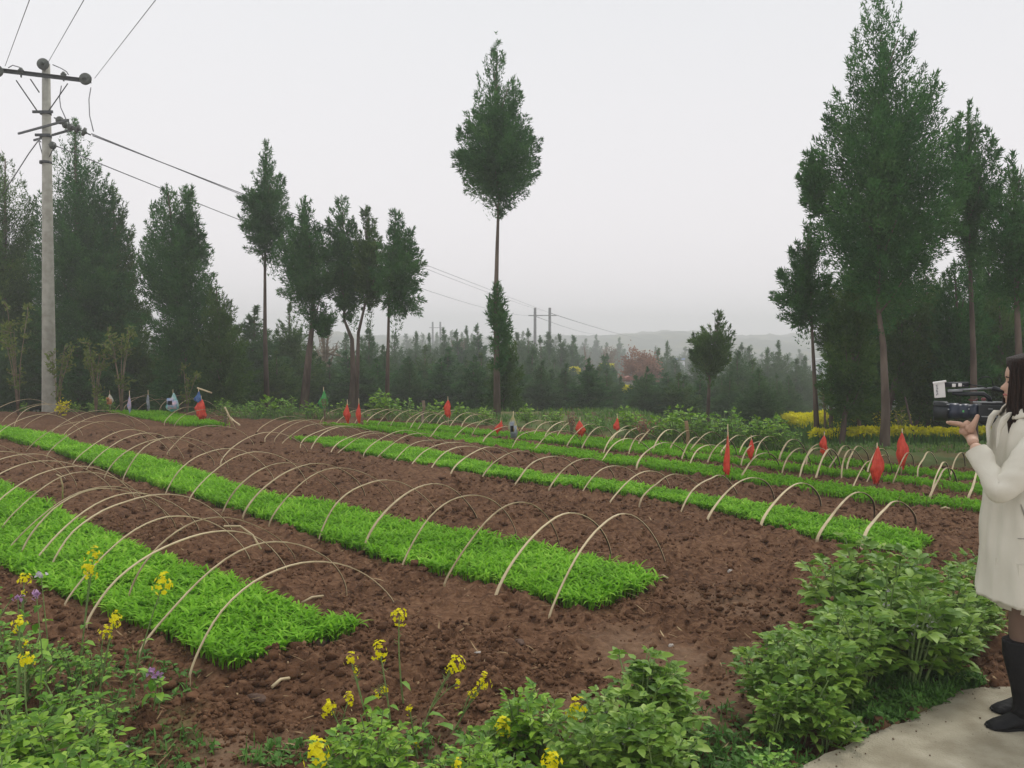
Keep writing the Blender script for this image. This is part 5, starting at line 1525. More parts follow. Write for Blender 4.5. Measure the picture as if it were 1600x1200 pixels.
rape([(755, 1066, 11, 0), (743, 1082, 7, 0), (735, 1086, 5, 0)], (700, 1180), 3.5, 'rape plant with a wide head in front of the bushy bean plant', 412, 4)
rape([(785, 1138, 13, 0)], (720, 1260), 3.2, 'rape plant with a dense low head below the bushy bean plant', 413)
rape([(902, 1110, 15, 0), (895, 1122, 8, 0)], (790, 1215), 3.2, 'long slanting rape plant reaching right to a big head', 414)
rape([(496, 1177, 19, 0)], (560, 1300), 2.9, 'rape plant with the biggest yellow head at the bottom edge', 415)
rape([(860, 1190, 15, 0)], (840, 1330), 2.9, 'rape plant whose head is cut by the bottom edge right of centre', 416)
rape([(715, 1196, 9, 0)], (700, 1330), 2.9, 'rape plant whose small head just shows at the bottom edge', 417)
rape([(640, 1108, 6, 0), (650, 1165, 5, 0)], (655, 1250), 3.3, 'rape plant with tiny yellow heads among the centre leaves', 418)

def pea_flower(px, py, Y, label, mat, seed, base):
    rng = np.random.default_rng(seed)
    b = at(base[0], base[1], Y); b.z = float(terrain(np.array([b.x]), np.array([Y]))[0])
    root = empty('pea_flower', b, label, 'flower', 'pea flowers')
    c = at(px, py, Y) - b
    mb = MB(); mb.tube([(0, 0, -.01), c * .5 + Vector((.02, 0, .02)), c], [.003, .0025, .002], 5, cap=False); mb.build('stem', M['stem'], root)
    n = 12
    V, Fc = ovate(np.array([c[:]] * n) + rng.normal(0, .006, (n, 3)), rng.normal(0, 1, (n, 3)), rng.normal(0, 1, (n, 3)), rng.uniform(.016, .026, n), rng.uniform(.014, .022, n))
    link('petals', np_mesh('petals', V, Fc, M[mat]), root)
    m = 6; q = np.array([(c * t)[:] for t in np.linspace(.3, .9, m)])
    V, Fc = ovate(q, rng.normal(0, 1, (m, 3)) * np.array([1, 1, .4]), np.tile([0, 0, 1.], (m, 1)), rng.uniform(.04, .07, m), rng.uniform(.03, .045, m))
    link('leaves', np_mesh('leaves', V, Fc, M['pea']), root)
pea_flower(28, 933, 3.75, 'left purple pea flower at the left edge', 'purple', 1, (20, 1100))
pea_flower(57, 930, 3.75, 'right purple pea flower at the left edge', 'purple', 2, (60, 1100))
pea_flower(64, 898, 3.85, 'pale lilac pea flower above the purple ones', 'lilac', 3, (70, 1080))
pea_flower(235, 1048, 3.7, 'left flower of the small purple pair on bare soil', 'purple', 4, (240, 1130))
pea_flower(248, 1055, 3.7, 'right flower of the small purple pair on bare soil', 'purple', 5, (246, 1130))

# grass and ground weeds: uncountable
def ground_weeds():
    rng = np.random.default_rng(51)
    spots = [((1410, 1108), .20, 1000), ((1460, 1085), .20, 1100), ((1495, 1068), .10, 300), ((1350, 1140), .15, 300), ((1180, 1190), .22, 420), ((1110, 1210), .2, 200), ((660, 1190), .25, 160), ((430, 1180), .12, 100), ((90, 1080), .5, 500), ((200, 1190), .25, 200), ((1150, 1130), .2, 80), ((1300, 1060), .4, 300)]
    P = []
    for (px, py), r, n in spots:
        c = g(px, py); a = rng.uniform(0, 6.28, n); q = r * np.sqrt(rng.random(n))
        P.append(np.stack([c.x + np.cos(a) * q * 1.3, c.y + np.sin(a) * q, np.zeros(n)], -1))
    P = np.concatenate(P)
    P = P[~inside(PATH, P[:, 0], P[:, 1])]
    P[:, 2] = terrain(P[:, 0], P[:, 1]); n = len(P)
    V, Fc = blades(P, rng.uniform(.02, .075, n), rng.uniform(.004, .009, n), rng.uniform(0, 6.28, n), np.abs(rng.normal(.2, .3, n)), rng.uniform(.2, 1.4, n), 3)
    k = rng.integers(0, n, n); Q = P[k] + np.array([0, 0, .015]); m = len(Q)
    V2, F2 = ovate(Q, rng.normal(0, 1, (m, 3)) * np.array([1, 1, .3]) + np.array([0, 0, .2]), np.tile([0, 0, 1.], (m, 1)) + rng.normal(0, .2, (m, 3)), rng.uniform(.018, .045, m), rng.uniform(.012, .028, m))
    o = link('grass_and_weeds', np_mesh('grass_and_weeds', np.concatenate([V, V2]), np.concatenate([Fc, F2 + len(V)]), M['grass']))
    tag(o, 'short grass and ground weeds along the path edge and in the corner', 'grass', kind='stuff')
ground_weeds()
def far_grass():
    rng = np.random.default_rng(52)
    n = 60000
    Y = 12.5 + 14 * rng.random(n) ** 1.3; X = rng.uniform(-.75, .8, n) * Y
    k = ~inside(FIELD, X, Y) & (fbm(X * .8, Y * .8, 53, 3) > .47 - .1 * (X > 2)); X, Y = X[k], Y[k]; n = len(X)
    P = np.stack([X, Y, terrain(X, Y)], -1)
    V, Fc = blades(P, rng.uniform(.05, .17, n) * (1 - .5 * (X > 4)), rng.uniform(.015, .03, n), rng.uniform(0, 6.28, n), np.abs(rng.normal(.2, .3, n)), rng.uniform(.2, 1.2, n), 2)
    tag(link('rough_grass', np_mesh('rough_grass', V, Fc, M['weed'])), 'rough grass and herbs beneath the trees beyond the field', 'grass', kind='stuff')
far_grass()
# a second sowing of the wood between the rows, so that it closes up
def more_wood():
    rnd = random.Random(91)
    its = []
    for k in range(46):
        px = 330 + 900 * (k + rnd.uniform(.1, .9)) / 46
        if 872 < px < 925 or 945 < px < 1045: continue
        its.append((px, rnd.uniform(556, 588) if px < 860 else rnd.uniform(580, 612), rnd.uniform(34, 46), rnd.uniform(62, 84)))
    for i_, q_ in enumerate(sorted(its)):
        put_wood(q_[0], q_[1], q_[2], q_[3] * 1.15, rnd, 'shaded cypress half hidden inside the low wood, %s from the left' % ordinal(i_), 'trees inside the low wood')
more_wood()

# ---------------------------------------------------------------- person with a video camera
M['skin'] = mat_noise('skin', (.50, .31, .22), (.60, .39, .28), 14, .5, .15, 90)
M['hair'] = mat_noise('dark_hair', (.010, .006, .004), (.040, .021, .013), 40, .5, .6, 160, spec=.2, stretch=(6, 6, .35))
M['coat'] = mat_noise('cream_coat', (.60, .565, .465), (.70, .665, .56), 4, .85, .12, 220, spec=.15)
M['coat_dark'] = mat_noise('coat_seam', (.25, .23, .19), (.32, .30, .25), 4, .9)
M['skirt'] = mat_noise('cream_skirt', (.60, .56, .44), (.68, .64, .53), 4, .85, .1, 150)
M['leather'] = mat_noise('black_leather', (.003, .003, .004), (.008, .008, .008), 9, .6, .25, 60, spec=.25)
M['tights'] = mat_noise('brown_tights', (.13, .08, .055), (.18, .115, .08), 6, .7)
M['lips'] = mat_noise('lips', (.42, .14, .12), (.50, .18, .15), 9, .4)
M['black_pl'] = mat_noise('black_plastic', (.010, .014, .016), (.022, .028, .030), 9, .45, .2, 300, spec=.5)
M['navy_pl'] = mat_noise('lens_barrel', (.02, .028, .045), (.04, .05, .075), 9, .38, spec=.5)
M['grey_pl'] = mat_noise('grey_metal', (.25, .27, .28), (.40, .42, .43), 9, .4)
M['offwhite'] = mat_noise('off_white_panel', (.66, .64, .60), (.75, .73, .70), 6, .5)
M['ink'] = mat_noise('dark_print', (.10, .10, .12), (.14, .14, .16), 6, .5)
M['lens_glass'] = mat_noise('lens_glass', (.01, .01, .02), (.02, .02, .04), 2, .05, spec=.8)
M['green_dot'] = mat_noise('green_mark', (.10, .45, .12), (.15, .55, .16), 3, .5)

X0, Y0 = 2.168, 3.60
def W3(u, v, z): return Vector((X0 - u, Y0 - v, z))
def L3(u, v, z): return Vector((-u, -v, z))
person = empty('person', (X0, Y0, .03), 'woman with long dark hair, cream coat and black boots, filming at the right edge', 'person')
def PL(u, v, z): return Vector((-u, -v, z - .03))
def pp(px, py, Y): return at(px, py, Y) - Vector((X0, Y0, .03))

def skin_mesh(chains, levels=2):
    """chains: list of [(Vector, radius)...]; shared joints by equal coordinates"""
    verts, idx, rad, edges = [], {}, [], []
    for ch in chains:
        prev = None
        for p, r in ch:
            k = tuple(round(c, 5) for c in p)
            if k not in idx:
                idx[k] = len(verts); verts.append(Vector(p)); rad.append(r)
            i = idx[k]
            if prev is not None: edges.append((prev, i))
            prev = i
    me = bpy.data.meshes.new('tmp'); me.from_pydata(verts, edges, [])
    o = bpy.data.objects.new('tmp', me); COL.objects.link(o)
    md = o.modifiers.new('s', 'SKIN'); md.use_smooth_shade = True
    for i, sv in enumerate(me.skin_vertices[0].data):
        sv.radius = (rad[i] if isinstance(rad[i], tuple) else (rad[i], rad[i])); sv.use_root = (i == 0)
    ss = o.modifiers.new('b', 'SUBSURF'); ss.levels = levels; ss.render_levels = levels
    dg = bpy.context.evaluated_depsgraph_get(); dg.update()
    res = bpy.data.meshes.new_from_object(o.evaluated_get(dg))
    bpy.data.objects.remove(o, do_unlink=True)
    return res

ank_n, ank_f = PL(.02, .07, .10), PL(-.10, -.09, .10)
pel = PL(-.02, 0, .86)
body_chains = [
    [(pel, .12), (PL(-.01, 0, 1.0), .10), (PL(-.01, 0, 1.16), .115), (PL(-.015, 0, 1.29), .09), (PL(-.005, 0, 1.36), .048), (PL(.01, 0, 1.42), .045)],
    [(pel, .12), (PL(-.02, .08, .80), .085), (PL(.03, .075, .62), .07), (PL(.055, .07, .49), .052), (PL(.045, .07, .38), .05), (PL(.035, .07, .26), .047), (ank_n, .034)],
    [(pel, .12), (PL(-.03, -.08, .80), .085), (PL(-.05, -.085, .62), .07), (PL(-.06, -.09, .49), .052), (PL(-.08, -.09, .38), .05), (PL(-.09, -.09, .26), .047), (ank_f, .034)],
]
shL, elL, wrL = PL(-.02, .165, 1.305), pp(1560, 768, 3.42), pp(1521, 692, 3.56)
shR, elR, wrR = PL(-.02, -.165, 1.305), PL(-.02, -.27, 1.10), PL(-.04, -.20, 1.28)
ch = PL(-.015, 0, 1.29)
body_chains += [[(ch, .09), (shL, .058), (shL.lerp(elL, .5), .046), (elL, .040), (elL.lerp(wrL, .5), .036), (wrL, .026)],
                [(ch, .09), (shR, .058), (shR.lerp(elR, .5), .046), (elR, .040), (elR.lerp(wrR, .5), .036), (wrR, .026)]]
bm = bmesh.new()
bm.from_mesh(skin_mesh(body_chains))
# left hand: palm up under the lens, fingers pointing to the left of the picture, thumb up the near side
YH = 3.71
def hp_(px, py, dY=0): return pp(px, py, YH + dY)
wr = wrL
palm = [[(wr, (.023, .023)), (hp_(1518.5, 683), (.026, .024)), (hp_(1514, 674), (.033, .024)), (hp_(1508.5, 668), (.038, .020)), (hp_(1502, 664.8), (.036, .013))]]
bm.from_mesh(skin_mesh(palm))
fing = [  # (dY across the palm, length px, start px, drop)
    (-.030, [(1507, 665.5), (1499, 661.8), (1491, 660.8), (1482, 659.2)], .0092),
    (-.009, [(1505, 665.5), (1496, 662.3), (1487, 661.4), (1478, 659.4)], .0094),
    (.012, [(1505, 665.8), (1497, 663.0), (1488, 662.2), (1480, 660.4)], .0090),
    (.031, [(1507, 666.2), (1500, 664.4), (1493, 663.0), (1487, 660.6)], .0080)]
for dY, pts, r in fing:
    bm.from_mesh(skin_mesh([[(hp_(x, y, dY * (1 + .05 * i)), r * (1.22, 1.06, .92, .70)[i]) for i, (x, y) in enumerate(pts)]]))
bm.from_mesh(skin_mesh([[(hp_(1506, 668.5, -.01), .013), (hp_(1514, 669.5, -.022), .014), (hp_(1520.5, 663, -.034), .011)]]))
bm.from_mesh(skin_mesh([[(hp_(1515, 676, -.018), .019), (hp_(1520, 665, -.036), .0145), (hp_(1525, 656, -.044), .0105), (hp_(1528.5, 647.5, -.036), .0080)]]))
# right hand on the camera grip (far side)
bm.from_mesh(skin_mesh([[(wrR, (.026, .02)), (PL(-.01, -.20, 1.31), (.036, .018)), (PL(.02, -.195, 1.33), (.036, .014))]]))
for k in range(4):
    z = 1.28 + .021 * k
    bm.from_mesh(skin_mesh([[(PL(.015, -.20, z + .015), .009), (PL(.055, -.205, z + .012), .0088), (PL(.075, -.20, z + .008), .008), (PL(.072, -.19, z + .004), .007)]]))
bm.from_mesh(skin_mesh([[(PL(-.01, -.20, 1.33), .012), (PL(.015, -.20, 1.35), .010), (PL(.04, -.20, 1.352), .008)]]))
HEAD_A = math.radians(25)
def PH(u, v, z):      # head turned to look along the camera
    u -= -.005
    return PL(-.005 + u * math.cos(HEAD_A) + v * math.sin(HEAD_A), -u * math.sin(HEAD_A) + v * math.cos(HEAD_A), z)
# head: rings by height, face forward = +u
prof = [  # z, front u, back u, half width, nose bump
    (1.352, .052, -.035, .036, 0), (1.362, .078, -.045, .046, 0), (1.375, .090, -.058, .054, 0), (1.388, .091, -.070, .059, .001), (1.400, .089, -.080, .063, .004),
    (1.408, .091, -.085, .065, .006), (1.416, .089, -.088, .066, .003), (1.424, .091, -.091, .067, .006), (1.432, .091, -.093, .068, .008), (1.440, .090, -.095, .069, .024),
    (1.450, .089, -.097, .070, .022), (1.460, .088, -.099, .071, .014), (1.470, .086, -.100, .072, .008), (1.480, .089, -.101, .073, .004), (1.492, .095, -.102, .074, .001), (1.508, .096, -.102, .075, 0),
    (1.526, .092, -.100, .074, 0), (1.544, .082, -.094, .069, 0), (1.560, .064, -.080, .059, 0), (1.572, .040, -.058, .042, 0), (1.579, .012, -.026, .018, 0)]
mbh = MB()
rings = []
for z, fu, bu, hw, nb in prof:
    c = (fu + bu) / 2; a = (fu - bu) / 2
    ring = []
    for k in range(48):
        th = 2 * math.pi * k / 48
        ct, st = math.cos(th), math.sin(th)
        r_ = 1.0 + .05 * abs(math.sin(2 * th))
        u = c + a * ct * r_ * (1 if ct > 0 else 1); v = hw * st * r_
        dth = math.atan2(st, ct)
        u += nb * math.exp(-(dth / .16) ** 2)
        # eye sockets
        if 1.455 < z < 1.49: u -= .007 * math.exp(-((abs(dth) - .42) / .16) ** 2) * (1 - abs(z - 1.47) / .03)
        # cheeks and lips
        if 1.40 < z < 1.428: u += .003 * math.exp(-(dth / .3) ** 2) * abs(math.sin((z - 1.414) * 260))
        ring.append(PH(u, v, z))
    rings.append(ring)
mbh.loft(rings)
for sg in (-1, 1):    # eyes and ears
    mbh.lathe([(.0, -.012), (.008, -.009), (.012, 0), (.008, .009), (0, .012)], PH(.074, sg * .031, 1.47), (0, 0, 1), 12)
    mbh.loft([[PH(-.01 + .016 * math.cos(a) * s, sg * (.072 + d), 1.455 + .030 * math.sin(a) * s) for a in [k * math.pi / 6 for k in range(12)]] for s, d in ((.9, -.006), (1.0, .006), (.8, .012), (.4, .008))])
bmesh.ops.recalc_face_normals(mbh.bm, faces=mbh.bm.faces)
tmp = bpy.data.meshes.new('t'); mbh.bm.to_mesh(tmp); mbh.bm.free()
bm.from_mesh(tmp)
for f in bm.faces: f.smooth = True
me = bpy.data.meshes.new('body'); bm.to_mesh(me); bm.free(); me.materials.append(M['skin'])
me.materials.append(M['tights'])
for p in me.polygons: p.material_index = 1 if p.center.z < .80 else 0
body = link('body', me, person)
mb = MB()
for sg in (-1, 1):
    mb.lathe([(0, -.004), (.0042, -.002), (.0048, 0), (.0042, .002), (0, .004)], PH(.086, sg * .030, 1.47), (-1, 0, 0), 10)
    mb.tube([PH(.090, sg * .016, 1.489), PH(.0955, sg * .030, 1.493), PH(.083, sg * .048, 1.489)], [.002, .0026, .0014], 6)
mb.build('eyes_and_brows', M['hair'], person)
mb = MB(); mb.tube([PH(.084, -.024, 1.414), PH(.0955, -.010, 1.417), PH(.0975, 0, 1.4165), PH(.0955, .010, 1.417), PH(.084, .024, 1.414)], [.002, .0045, .005, .0045, .002], 8); mb.build('lips', M['lips'], person)

# hair: a thick shell over the crown, falling past the shoulders, open at the face
mb = MB()
def hair_shell():
    rings = []
    levels = [(1.592, .018, .0), (1.590, .05, .0), (1.582, .074, .0), (1.572, .086, .06), (1.560, .094, .28), (1.545, .101, .50), (1.52, .106, .68), (1.48, .109, .69), (1.44, .110, .69), (1.40, .111, .69), (1.36, .112, .68),
              (1.32, .117, .75), (1.28, .122, .9), (1.24, .124, 1.1), (1.20, .120, 1.45), (1.16, .110, 1.6), (1.13, .095, 1.7)]
    rnd = random.Random(4)
    ph = [rnd.uniform(0, 6) for _ in range(6)]
    N = 96
    out, inn = [], []
    for z, r, gap in levels:
        ro, ri = [], []
        for k in range(N + 1):
            gf = gap + (.25 if gap > .16 else 0)      # more open on the far side, where the hair is tucked back
            th = gap + (2 * math.pi - gap - gf) * k / N if gap > 0 else 2 * math.pi * k / N
            groove = 1 + .020 * math.sin(23 * th + ph[0] + 4 * z) + .014 * math.sin(41 * th + ph[1] - 9 * z) + .02 * math.sin(5 * th + ph[2] + 8 * z)
            cu = (.006 if gap > 0 else -.006) if z > 1.36 else .006 - (1.36 - z) * .12
            rv = r * .90; 
            if z < 1.36: rv = r * (.90 + (1.36 - z) * .3)
            u = cu + r * math.cos(th) * groove; v = rv * math.sin(th) * groove
            if gap == 0 and math.cos(th) > .6 and z > 1.55: u -= .004
            ro.append(PH(u, v, z)); ri.append(PH(cu + (r - .016) * math.cos(th), (rv - .016) * math.sin(th), z - .002))
        out.append(ro); inn.append(ri)
    R = [[mb.bm.verts.new(p) for p in ring] for ring in out]
    Q = [[mb.bm.verts.new(p) for p in ring] for ring in inn]
    for i in range(len(R) - 1):
        for k in range(N):
            f = mb.bm.faces.new((R[i][k], R[i][k + 1], R[i + 1][k + 1], R[i + 1][k])); f.smooth = True
            f = mb.bm.faces.new((Q[i][k], Q[i + 1][k], Q[i + 1][k + 1], Q[i][k + 1])); f.smooth = True
        if levels[i + 1][2] > 0:
            for k in (0, N):
                mb.bm.faces.new((R[i][k], R[i + 1][k], Q[i + 1][k], Q[i][k]))
    for k in range(N):
        mb.bm.faces.new((R[-1][k], R[-1][k + 1], Q[-1][k + 1], Q[-1][k]))
    mb.bm.faces.new([R[0][k] for k in range(N)])
    # loose locks in front and along the lower edge
    for j in range(90):
        th = rnd.uniform(.75, 2 * math.pi - .75) if j > 26 else rnd.uniform(.74, 1.1)
        z0 = rnd.uniform(1.45, 1.56); z1 = rnd.uniform(1.04, 1.22); r0 = .110
        pts = []
        for q in range(9):
            t = q / 8; z = z0 + (z1 - z0) * t
            rr_ = r0 * (1 + .10 * t) + .004 * math.sin(6 * t + j)
            cu = .004 if z > 1.36 else .004 - (1.36 - z) * .12
            pts.append(PH(cu + rr_ * math.cos(th + .08 * math.sin(3 * t + j)), rr_ * (.90 if z > 1.36 else .9 + (1.36 - z) * .3) * math.sin(th), z))
        mb.tube(pts, [.004, .006, .007, .007, .006, .005, .004, .003, .001], 5)
hair_shell()
mb.build('hair', M['hair'], person)

# coat
def fold(a, z, s=0):
    return .018 * (vnoise(np.array([a * 3.2 + s]), np.array([z * 2.2 + 5 + s]), 61)[0] - .5) + .010 * (vnoise(np.array([a * 6 + z * 7]), np.array([z * 9]), 62)[0] - .5)
mb = MB()
crings = []
lv = [(.565, .180, -.25, .225), (.60, .180, -.25, .225), (.68, .176, -.24, .218), (.78, .170, -.215, .208), (.88, .165, -.185, .195), (.98, .160, -.155, .180), (1.06, .152, -.145, .172), (1.14, .142, -.14, .172), (1.22, .130, -.14, .178), (1.28, .118, -.138, .180), (1.32, .098, -.126, .165), (1.345, .080, -.11, .13), (1.362, .066, -.085, .085), (1.375, .064, -.075, .070)]
zsI = [l[0] for l in lv]
n_z = 60
for i in range(n_z + 1):
    z = .565 + (1.375 - .565) * (i / n_z)
    fu, bu, hw = [float(np.interp(z, zsI, [l[j] for l in lv])) for j in (1, 2, 3)]
    ring = []
    for k in range(80):
        th = 2 * math.pi * k / 80
        c, a = (fu + bu) / 2, (fu - bu) / 2
        ff = fold(math.sin(th) * 3 + math.cos(th), z) * (1.5 if z < 1.0 else 1.1)
        lowfl = .008 * math.sin(7 * th + 2) * max(0, (1.0 - z)) * 2.2
        u = c + (a + ff + lowfl) * math.cos(th); v = (hw + ff + lowfl) * math.sin(th)
        zz = z - (.022 * (fu - u) / .5 if z < .75 else 0)
        ring.append(PL(u, v, zz))
    crings.append(ring)
R = [[mb.bm.verts.new(p) for p in ring] for ring in crings]
for i in range(n_z):
    for k in range(80):
        f = mb.bm.faces.new((R[i][k], R[i][(k + 1) % 80], R[i + 1][(k + 1) % 80], R[i + 1][k])); f.smooth = True
# inner turn of the hem so the coat has thickness
H2 = [mb.bm.verts.new(Vector((p.x * .95, p.y * .95, p.z + .004))) for p in crings[0]]
H3 = [mb.bm.verts.new(Vector((p.x * .93, p.y * .93, p.z + .18))) for p in crings[0]]
for k in range(80):
    k1 = (k + 1) % 80
    mb.bm.faces.new((R[0][k1], R[0][k], H2[k], H2[k1])); mb.bm.faces.new((H2[k1], H2[k], H3[k], H3[k1]))
def sleeve(pts, rads, seed, n=90, seg=36):
    pts = [Vector(p) for p in pts]
    Ls = [0]
    for i in range(1, len(pts)): Ls.append(Ls[-1] + (pts[i] - pts[i - 1]).length)
    T = Ls[-1]
    def P_(s):
        s = max(0, min(T, s))
        return Vector([float(np.interp(s, Ls, [p[j] for p in pts])) for j in range(3)])
    rings = []
    prev = None
    for i in range(n + 1):
        s = T * i / n
        c = (P_(s - .03) + P_(s) * 2 + P_(s + .03)) / 4
        t = (P_(s + .035) - P_(s - .035)).normalized()
        if prev is None: nn = t.cross(Vector((0, 1, 0))).normalized()
        else: nn = (prev - t * prev.dot(t)).normalized()
        prev = nn; m = t.cross(nn)
        r = float(np.interp(s / T, [q / (len(rads) - 1) for q in range(len(rads))], rads))
        ring = []
        for k in range(seg):
            a = 2 * math.pi * k / seg
            w = 1 + .10 * math.sin(s * 70 + 1.6 * math.sin(a + seed) + seed) * (.5 + .5 * math.sin(a * 1 + 1 + s * 5)) + .05 * math.sin(s * 31 + 2 * a + seed) + .03 * math.sin(3 * a + s * 20)
            cr = abs(math.sin(a / 2))
            w += .16 * (vnoise(np.array([s * 26 + 3 * seed + 1.5 * math.sin(a)]), np.array([cr * 2.2 + seed]), 71)[0] - .5) + .05 * (vnoise(np.array([s * 60 + 3 * math.sin(a + 1)]), np.array([cr * 4]), 72)[0] - .5)
            ring.append(c + (nn * math.cos(a) + m * math.sin(a)) * r * w)
        rings.append(ring)
    mb.loft(rings, cap=False)
    # cuff turned in
    mb.loft([rings[-1], [rings[-1][k] * .9 + sum(rings[-1], Vector()) / seg * .1 for k in range(seg)], [rings[-3][k] * .85 + sum(rings[-3], Vector()) / seg * .15 for k in range(seg)]], cap=False)
cuffL = elL.lerp(wrL, .80)
sleeve([shL + Vector((0.02, .04, .01)), shL + Vector((0, -.005, -.02)), shL.lerp(elL, .35), shL.lerp(elL, .7), elL + Vector((.0, 0, -.005)), elL.lerp(wrL, .35), elL.lerp(wrL, .62), elL.lerp(wrL, .88)],
       [.062, .068, .064, .060, .057, .049, .043, .046], 1.0)
sleeve([shR + Vector((0.02, -.04, .01)), shR, shR.lerp(elR, .35), shR.lerp(elR, .7), elR, elR.lerp(wrR, .35), elR.lerp(wrR, .62), elR.lerp(wrR, .85)], [.068, .076, .070, .064, .060, .052, .046, .045], 2.0)
coat = mb.build('coat', M['coat'], person)
# collar, front edge, pocket, seams
mb = MB()
cr = []
for z, r, t in ((1.335, .098, 0), (1.362, .092, 0), (1.385, .086, 0), (1.392, .092, 0), (1.372, .112, 0), (1.340, .128, 0), (1.334, .124, 0)):
    cr.append([PL(-.008 + r * math.cos(th) * 1.02, r * math.sin(th) * .95, z - .012 * math.cos(th) + .004 * math.sin(9 * th)) for th in [.45 + (2 * math.pi - .9) * k / 40 for k in range(41)]])
mb.loft(cr, closed=False, cap=False)
# lapels standing out in front
mb.loft([[PL(.095 + .03 * s, .035 + .02 * s, 1.35 - .0 * s), PL(.120 + .03 * s, .045, 1.325), PL(.142 + .02 * s, .040, 1.28), PL(.158, .03, 1.20)] for s in (0, .5, 1)] , closed=False, cap=False)
mb.loft([[PL(.095 + .03 * s, -.035 - .02 * s, 1.35), PL(.120 + .03 * s, -.045, 1.325), PL(.142 + .02 * s, -.040, 1.28), PL(.158, -.03, 1.20)] for s in (0, .5, 1)], closed=False, cap=False)
co = mb.build('collar', M['coat'], person)
sd = co.modifiers.new('thick', 'SOLIDIFY'); sd.thickness = .006
mb = MB()
def on_coat(u_frac, z, lift=.004):
    fu, bu, hw = [float(np.interp(z, zsI, [l[j] for l in lv])) for j in (1, 2, 3)]
    c, a = (fu + bu) / 2, (fu - bu) / 2
    th = math.acos(max(-1, min(1, u_frac)))
    ff = fold(math.sin(th) * 3 + math.cos(th), z) * (1.5 if z < 1.0 else 1.1) + .008 * math.sin(7 * th + 2) * max(0, (1.0 - z)) * 2.2
    return PL(c + (a + ff + lift) * math.cos(th), (hw + ff + lift) * math.sin(th), z)
mb.tube([on_coat(.66 - .16 * t, .985 - .13 * t) for t in [k / 8 for k in range(9)]], [.0015, .003, .004, .004, .004, .004, .003, .003, .0015], 6)
mb.tube([on_coat(.50 + .22 * t, .852 - .006 * t, .002) for t in [k / 5 for k in range(6)]], .0016, 5)
mb.build('pocket', M['coat_dark'], person)
# skirt
mb = MB()
mb.loft([[PL(c_ + (a_ + .006 * math.sin(9 * th)) * math.cos(th), h_ * math.sin(th), z - .03 * max(0, -math.cos(th)) + (.022 * max(0, math.cos(th)) if z < .56 else 0)) for th in [2 * math.pi * k / 48 for k in range(48)]]
         for z, c_, a_, h_ in ((.74, -.03, .13, .16), (.60, -.03, .14, .17), (.54, -.03, .143, .175), (.505, -.03, .146, .178), (.507, -.03, .138, .17), (.60, -.03, .13, .16))], cap=False)
mb.build('skirt', M['skirt'], person)
# boots
def boot(ax, au, av, toe, shaft_u):
    mb = MB()
    rings = []
    for z, r, du in ((.405, .060, .012), (.40, .062, .012), (.34, .062, .012), (.27, .058, .008), (.20, .051, .002), (.14, .046, 0), (.105, .048, .004), (.085, .052, .012)):
        rings.append([PL(au + du + shaft_u * (z - .1) / .3 + r * 1.06 * math.cos(t) + .0025 * math.sin(9 * z * 7), av + r * .88 * math.sin(t) + .002 * math.sin(3 * t + z * 40), z + .0) for t in [2 * math.pi * k / 28 for k in range(28)]])
    mb.loft(rings)
    fr = []
    for s, h, w, zc in ((-.075, .045, .026, .075), (-.065, .07, .036, .07), (-.03, .095, .040, .068), (.02, .10, .040, .064), (.06, .082, .041, .056), (.10, .062, .045, .047), (.14, .048, .046, .040), (.17, .036, .038, .034), (.188, .02, .022, .030)):
        sc = toe / .188 if s > 0 else 1
        fr.append([PL(au + s * sc, av + w * math.cos(t), .030 + max(.004, zc - .03 + h * .5 * math.sin(t) if math.sin(t) > 0 else (zc - .03) * (1 + math.sin(t)) + .004)) for t in [2 * math.pi * k / 24 for k in range(24)]])
    mb.loft(fr)
    b_ = mb.build('boot', M['leather'], person)
    mb = MB()
    mb.loft([[PL(au + c_ * (toe / .188 if c_ > 0 else 1), av + w_, z) for c_, w_ in ((-.078, 0), (-.065, .03), (-.02, .036), (.06, .038), (.12, .046), (.17, .036), (.192, 0), (.17, -.036), (.12, -.046), (.06, -.038), (-.02, -.036), (-.065, -.03))] for z in (.0305, .042)], smooth_on=False)
    mb.box(PL(au - .045, av, .048), (.06, .055, .034))
    mb.build('sole', M['leather'], b_)
boot('n', .02, .07, .165, .03)
boot('f', -.09, -.09, .165, .02)
mb = MB(); mb.lathe([(.006, -.003), (.012, -.003), (.012, .003), (.006, .003)], PL(-.0, .118, .10), (0, -1, .2), 12); mb.build('buckle', M['grey_pl'], person)

# ---- the video camera (held: a thing of its own)
YC = 3.745
cb = at(1560, 660, YC)
vc = empty('video_camera', cb, 'black shoulder video camera with long lens held up by the woman', 'video camera')
def vp(px, py, dY=0.0): return at(px, py, YC + dY) - cb
def boxpx(mb, x0, y0, x1, y1, d, dY=0, bevel=.004, mat=0, tilt=0):
    a, b = vp(x0, y0, dY), vp(x1, y1, dY)
    rot = Matrix.Rotation(tilt, 3, 'Y')
    mb.box((a + b) / 2, (abs(b.x - a.x), d, abs(b.z - a.z)), rot, mat, bevel)
mb = MB()
boxpx(mb, 1529, 632, 1640, 660, .115, 0, .008)
boxpx(mb, 1534, 628, 1575, 634, .09, 0, .004)
boxpx(mb, 1600, 615, 1640, 668, .13, 0, .008)
boxpx(mb, 1532, 656, 1600, 663, .10, 0, .004)
mb.build('camera_body', M['black_pl'], vc)
mb = MB()
ax = Vector((-1, 0, 0)); c0 = vp(1530, 645)
def seg_len(px): return (vp(1530, 645).x - vp(px, 645).x)
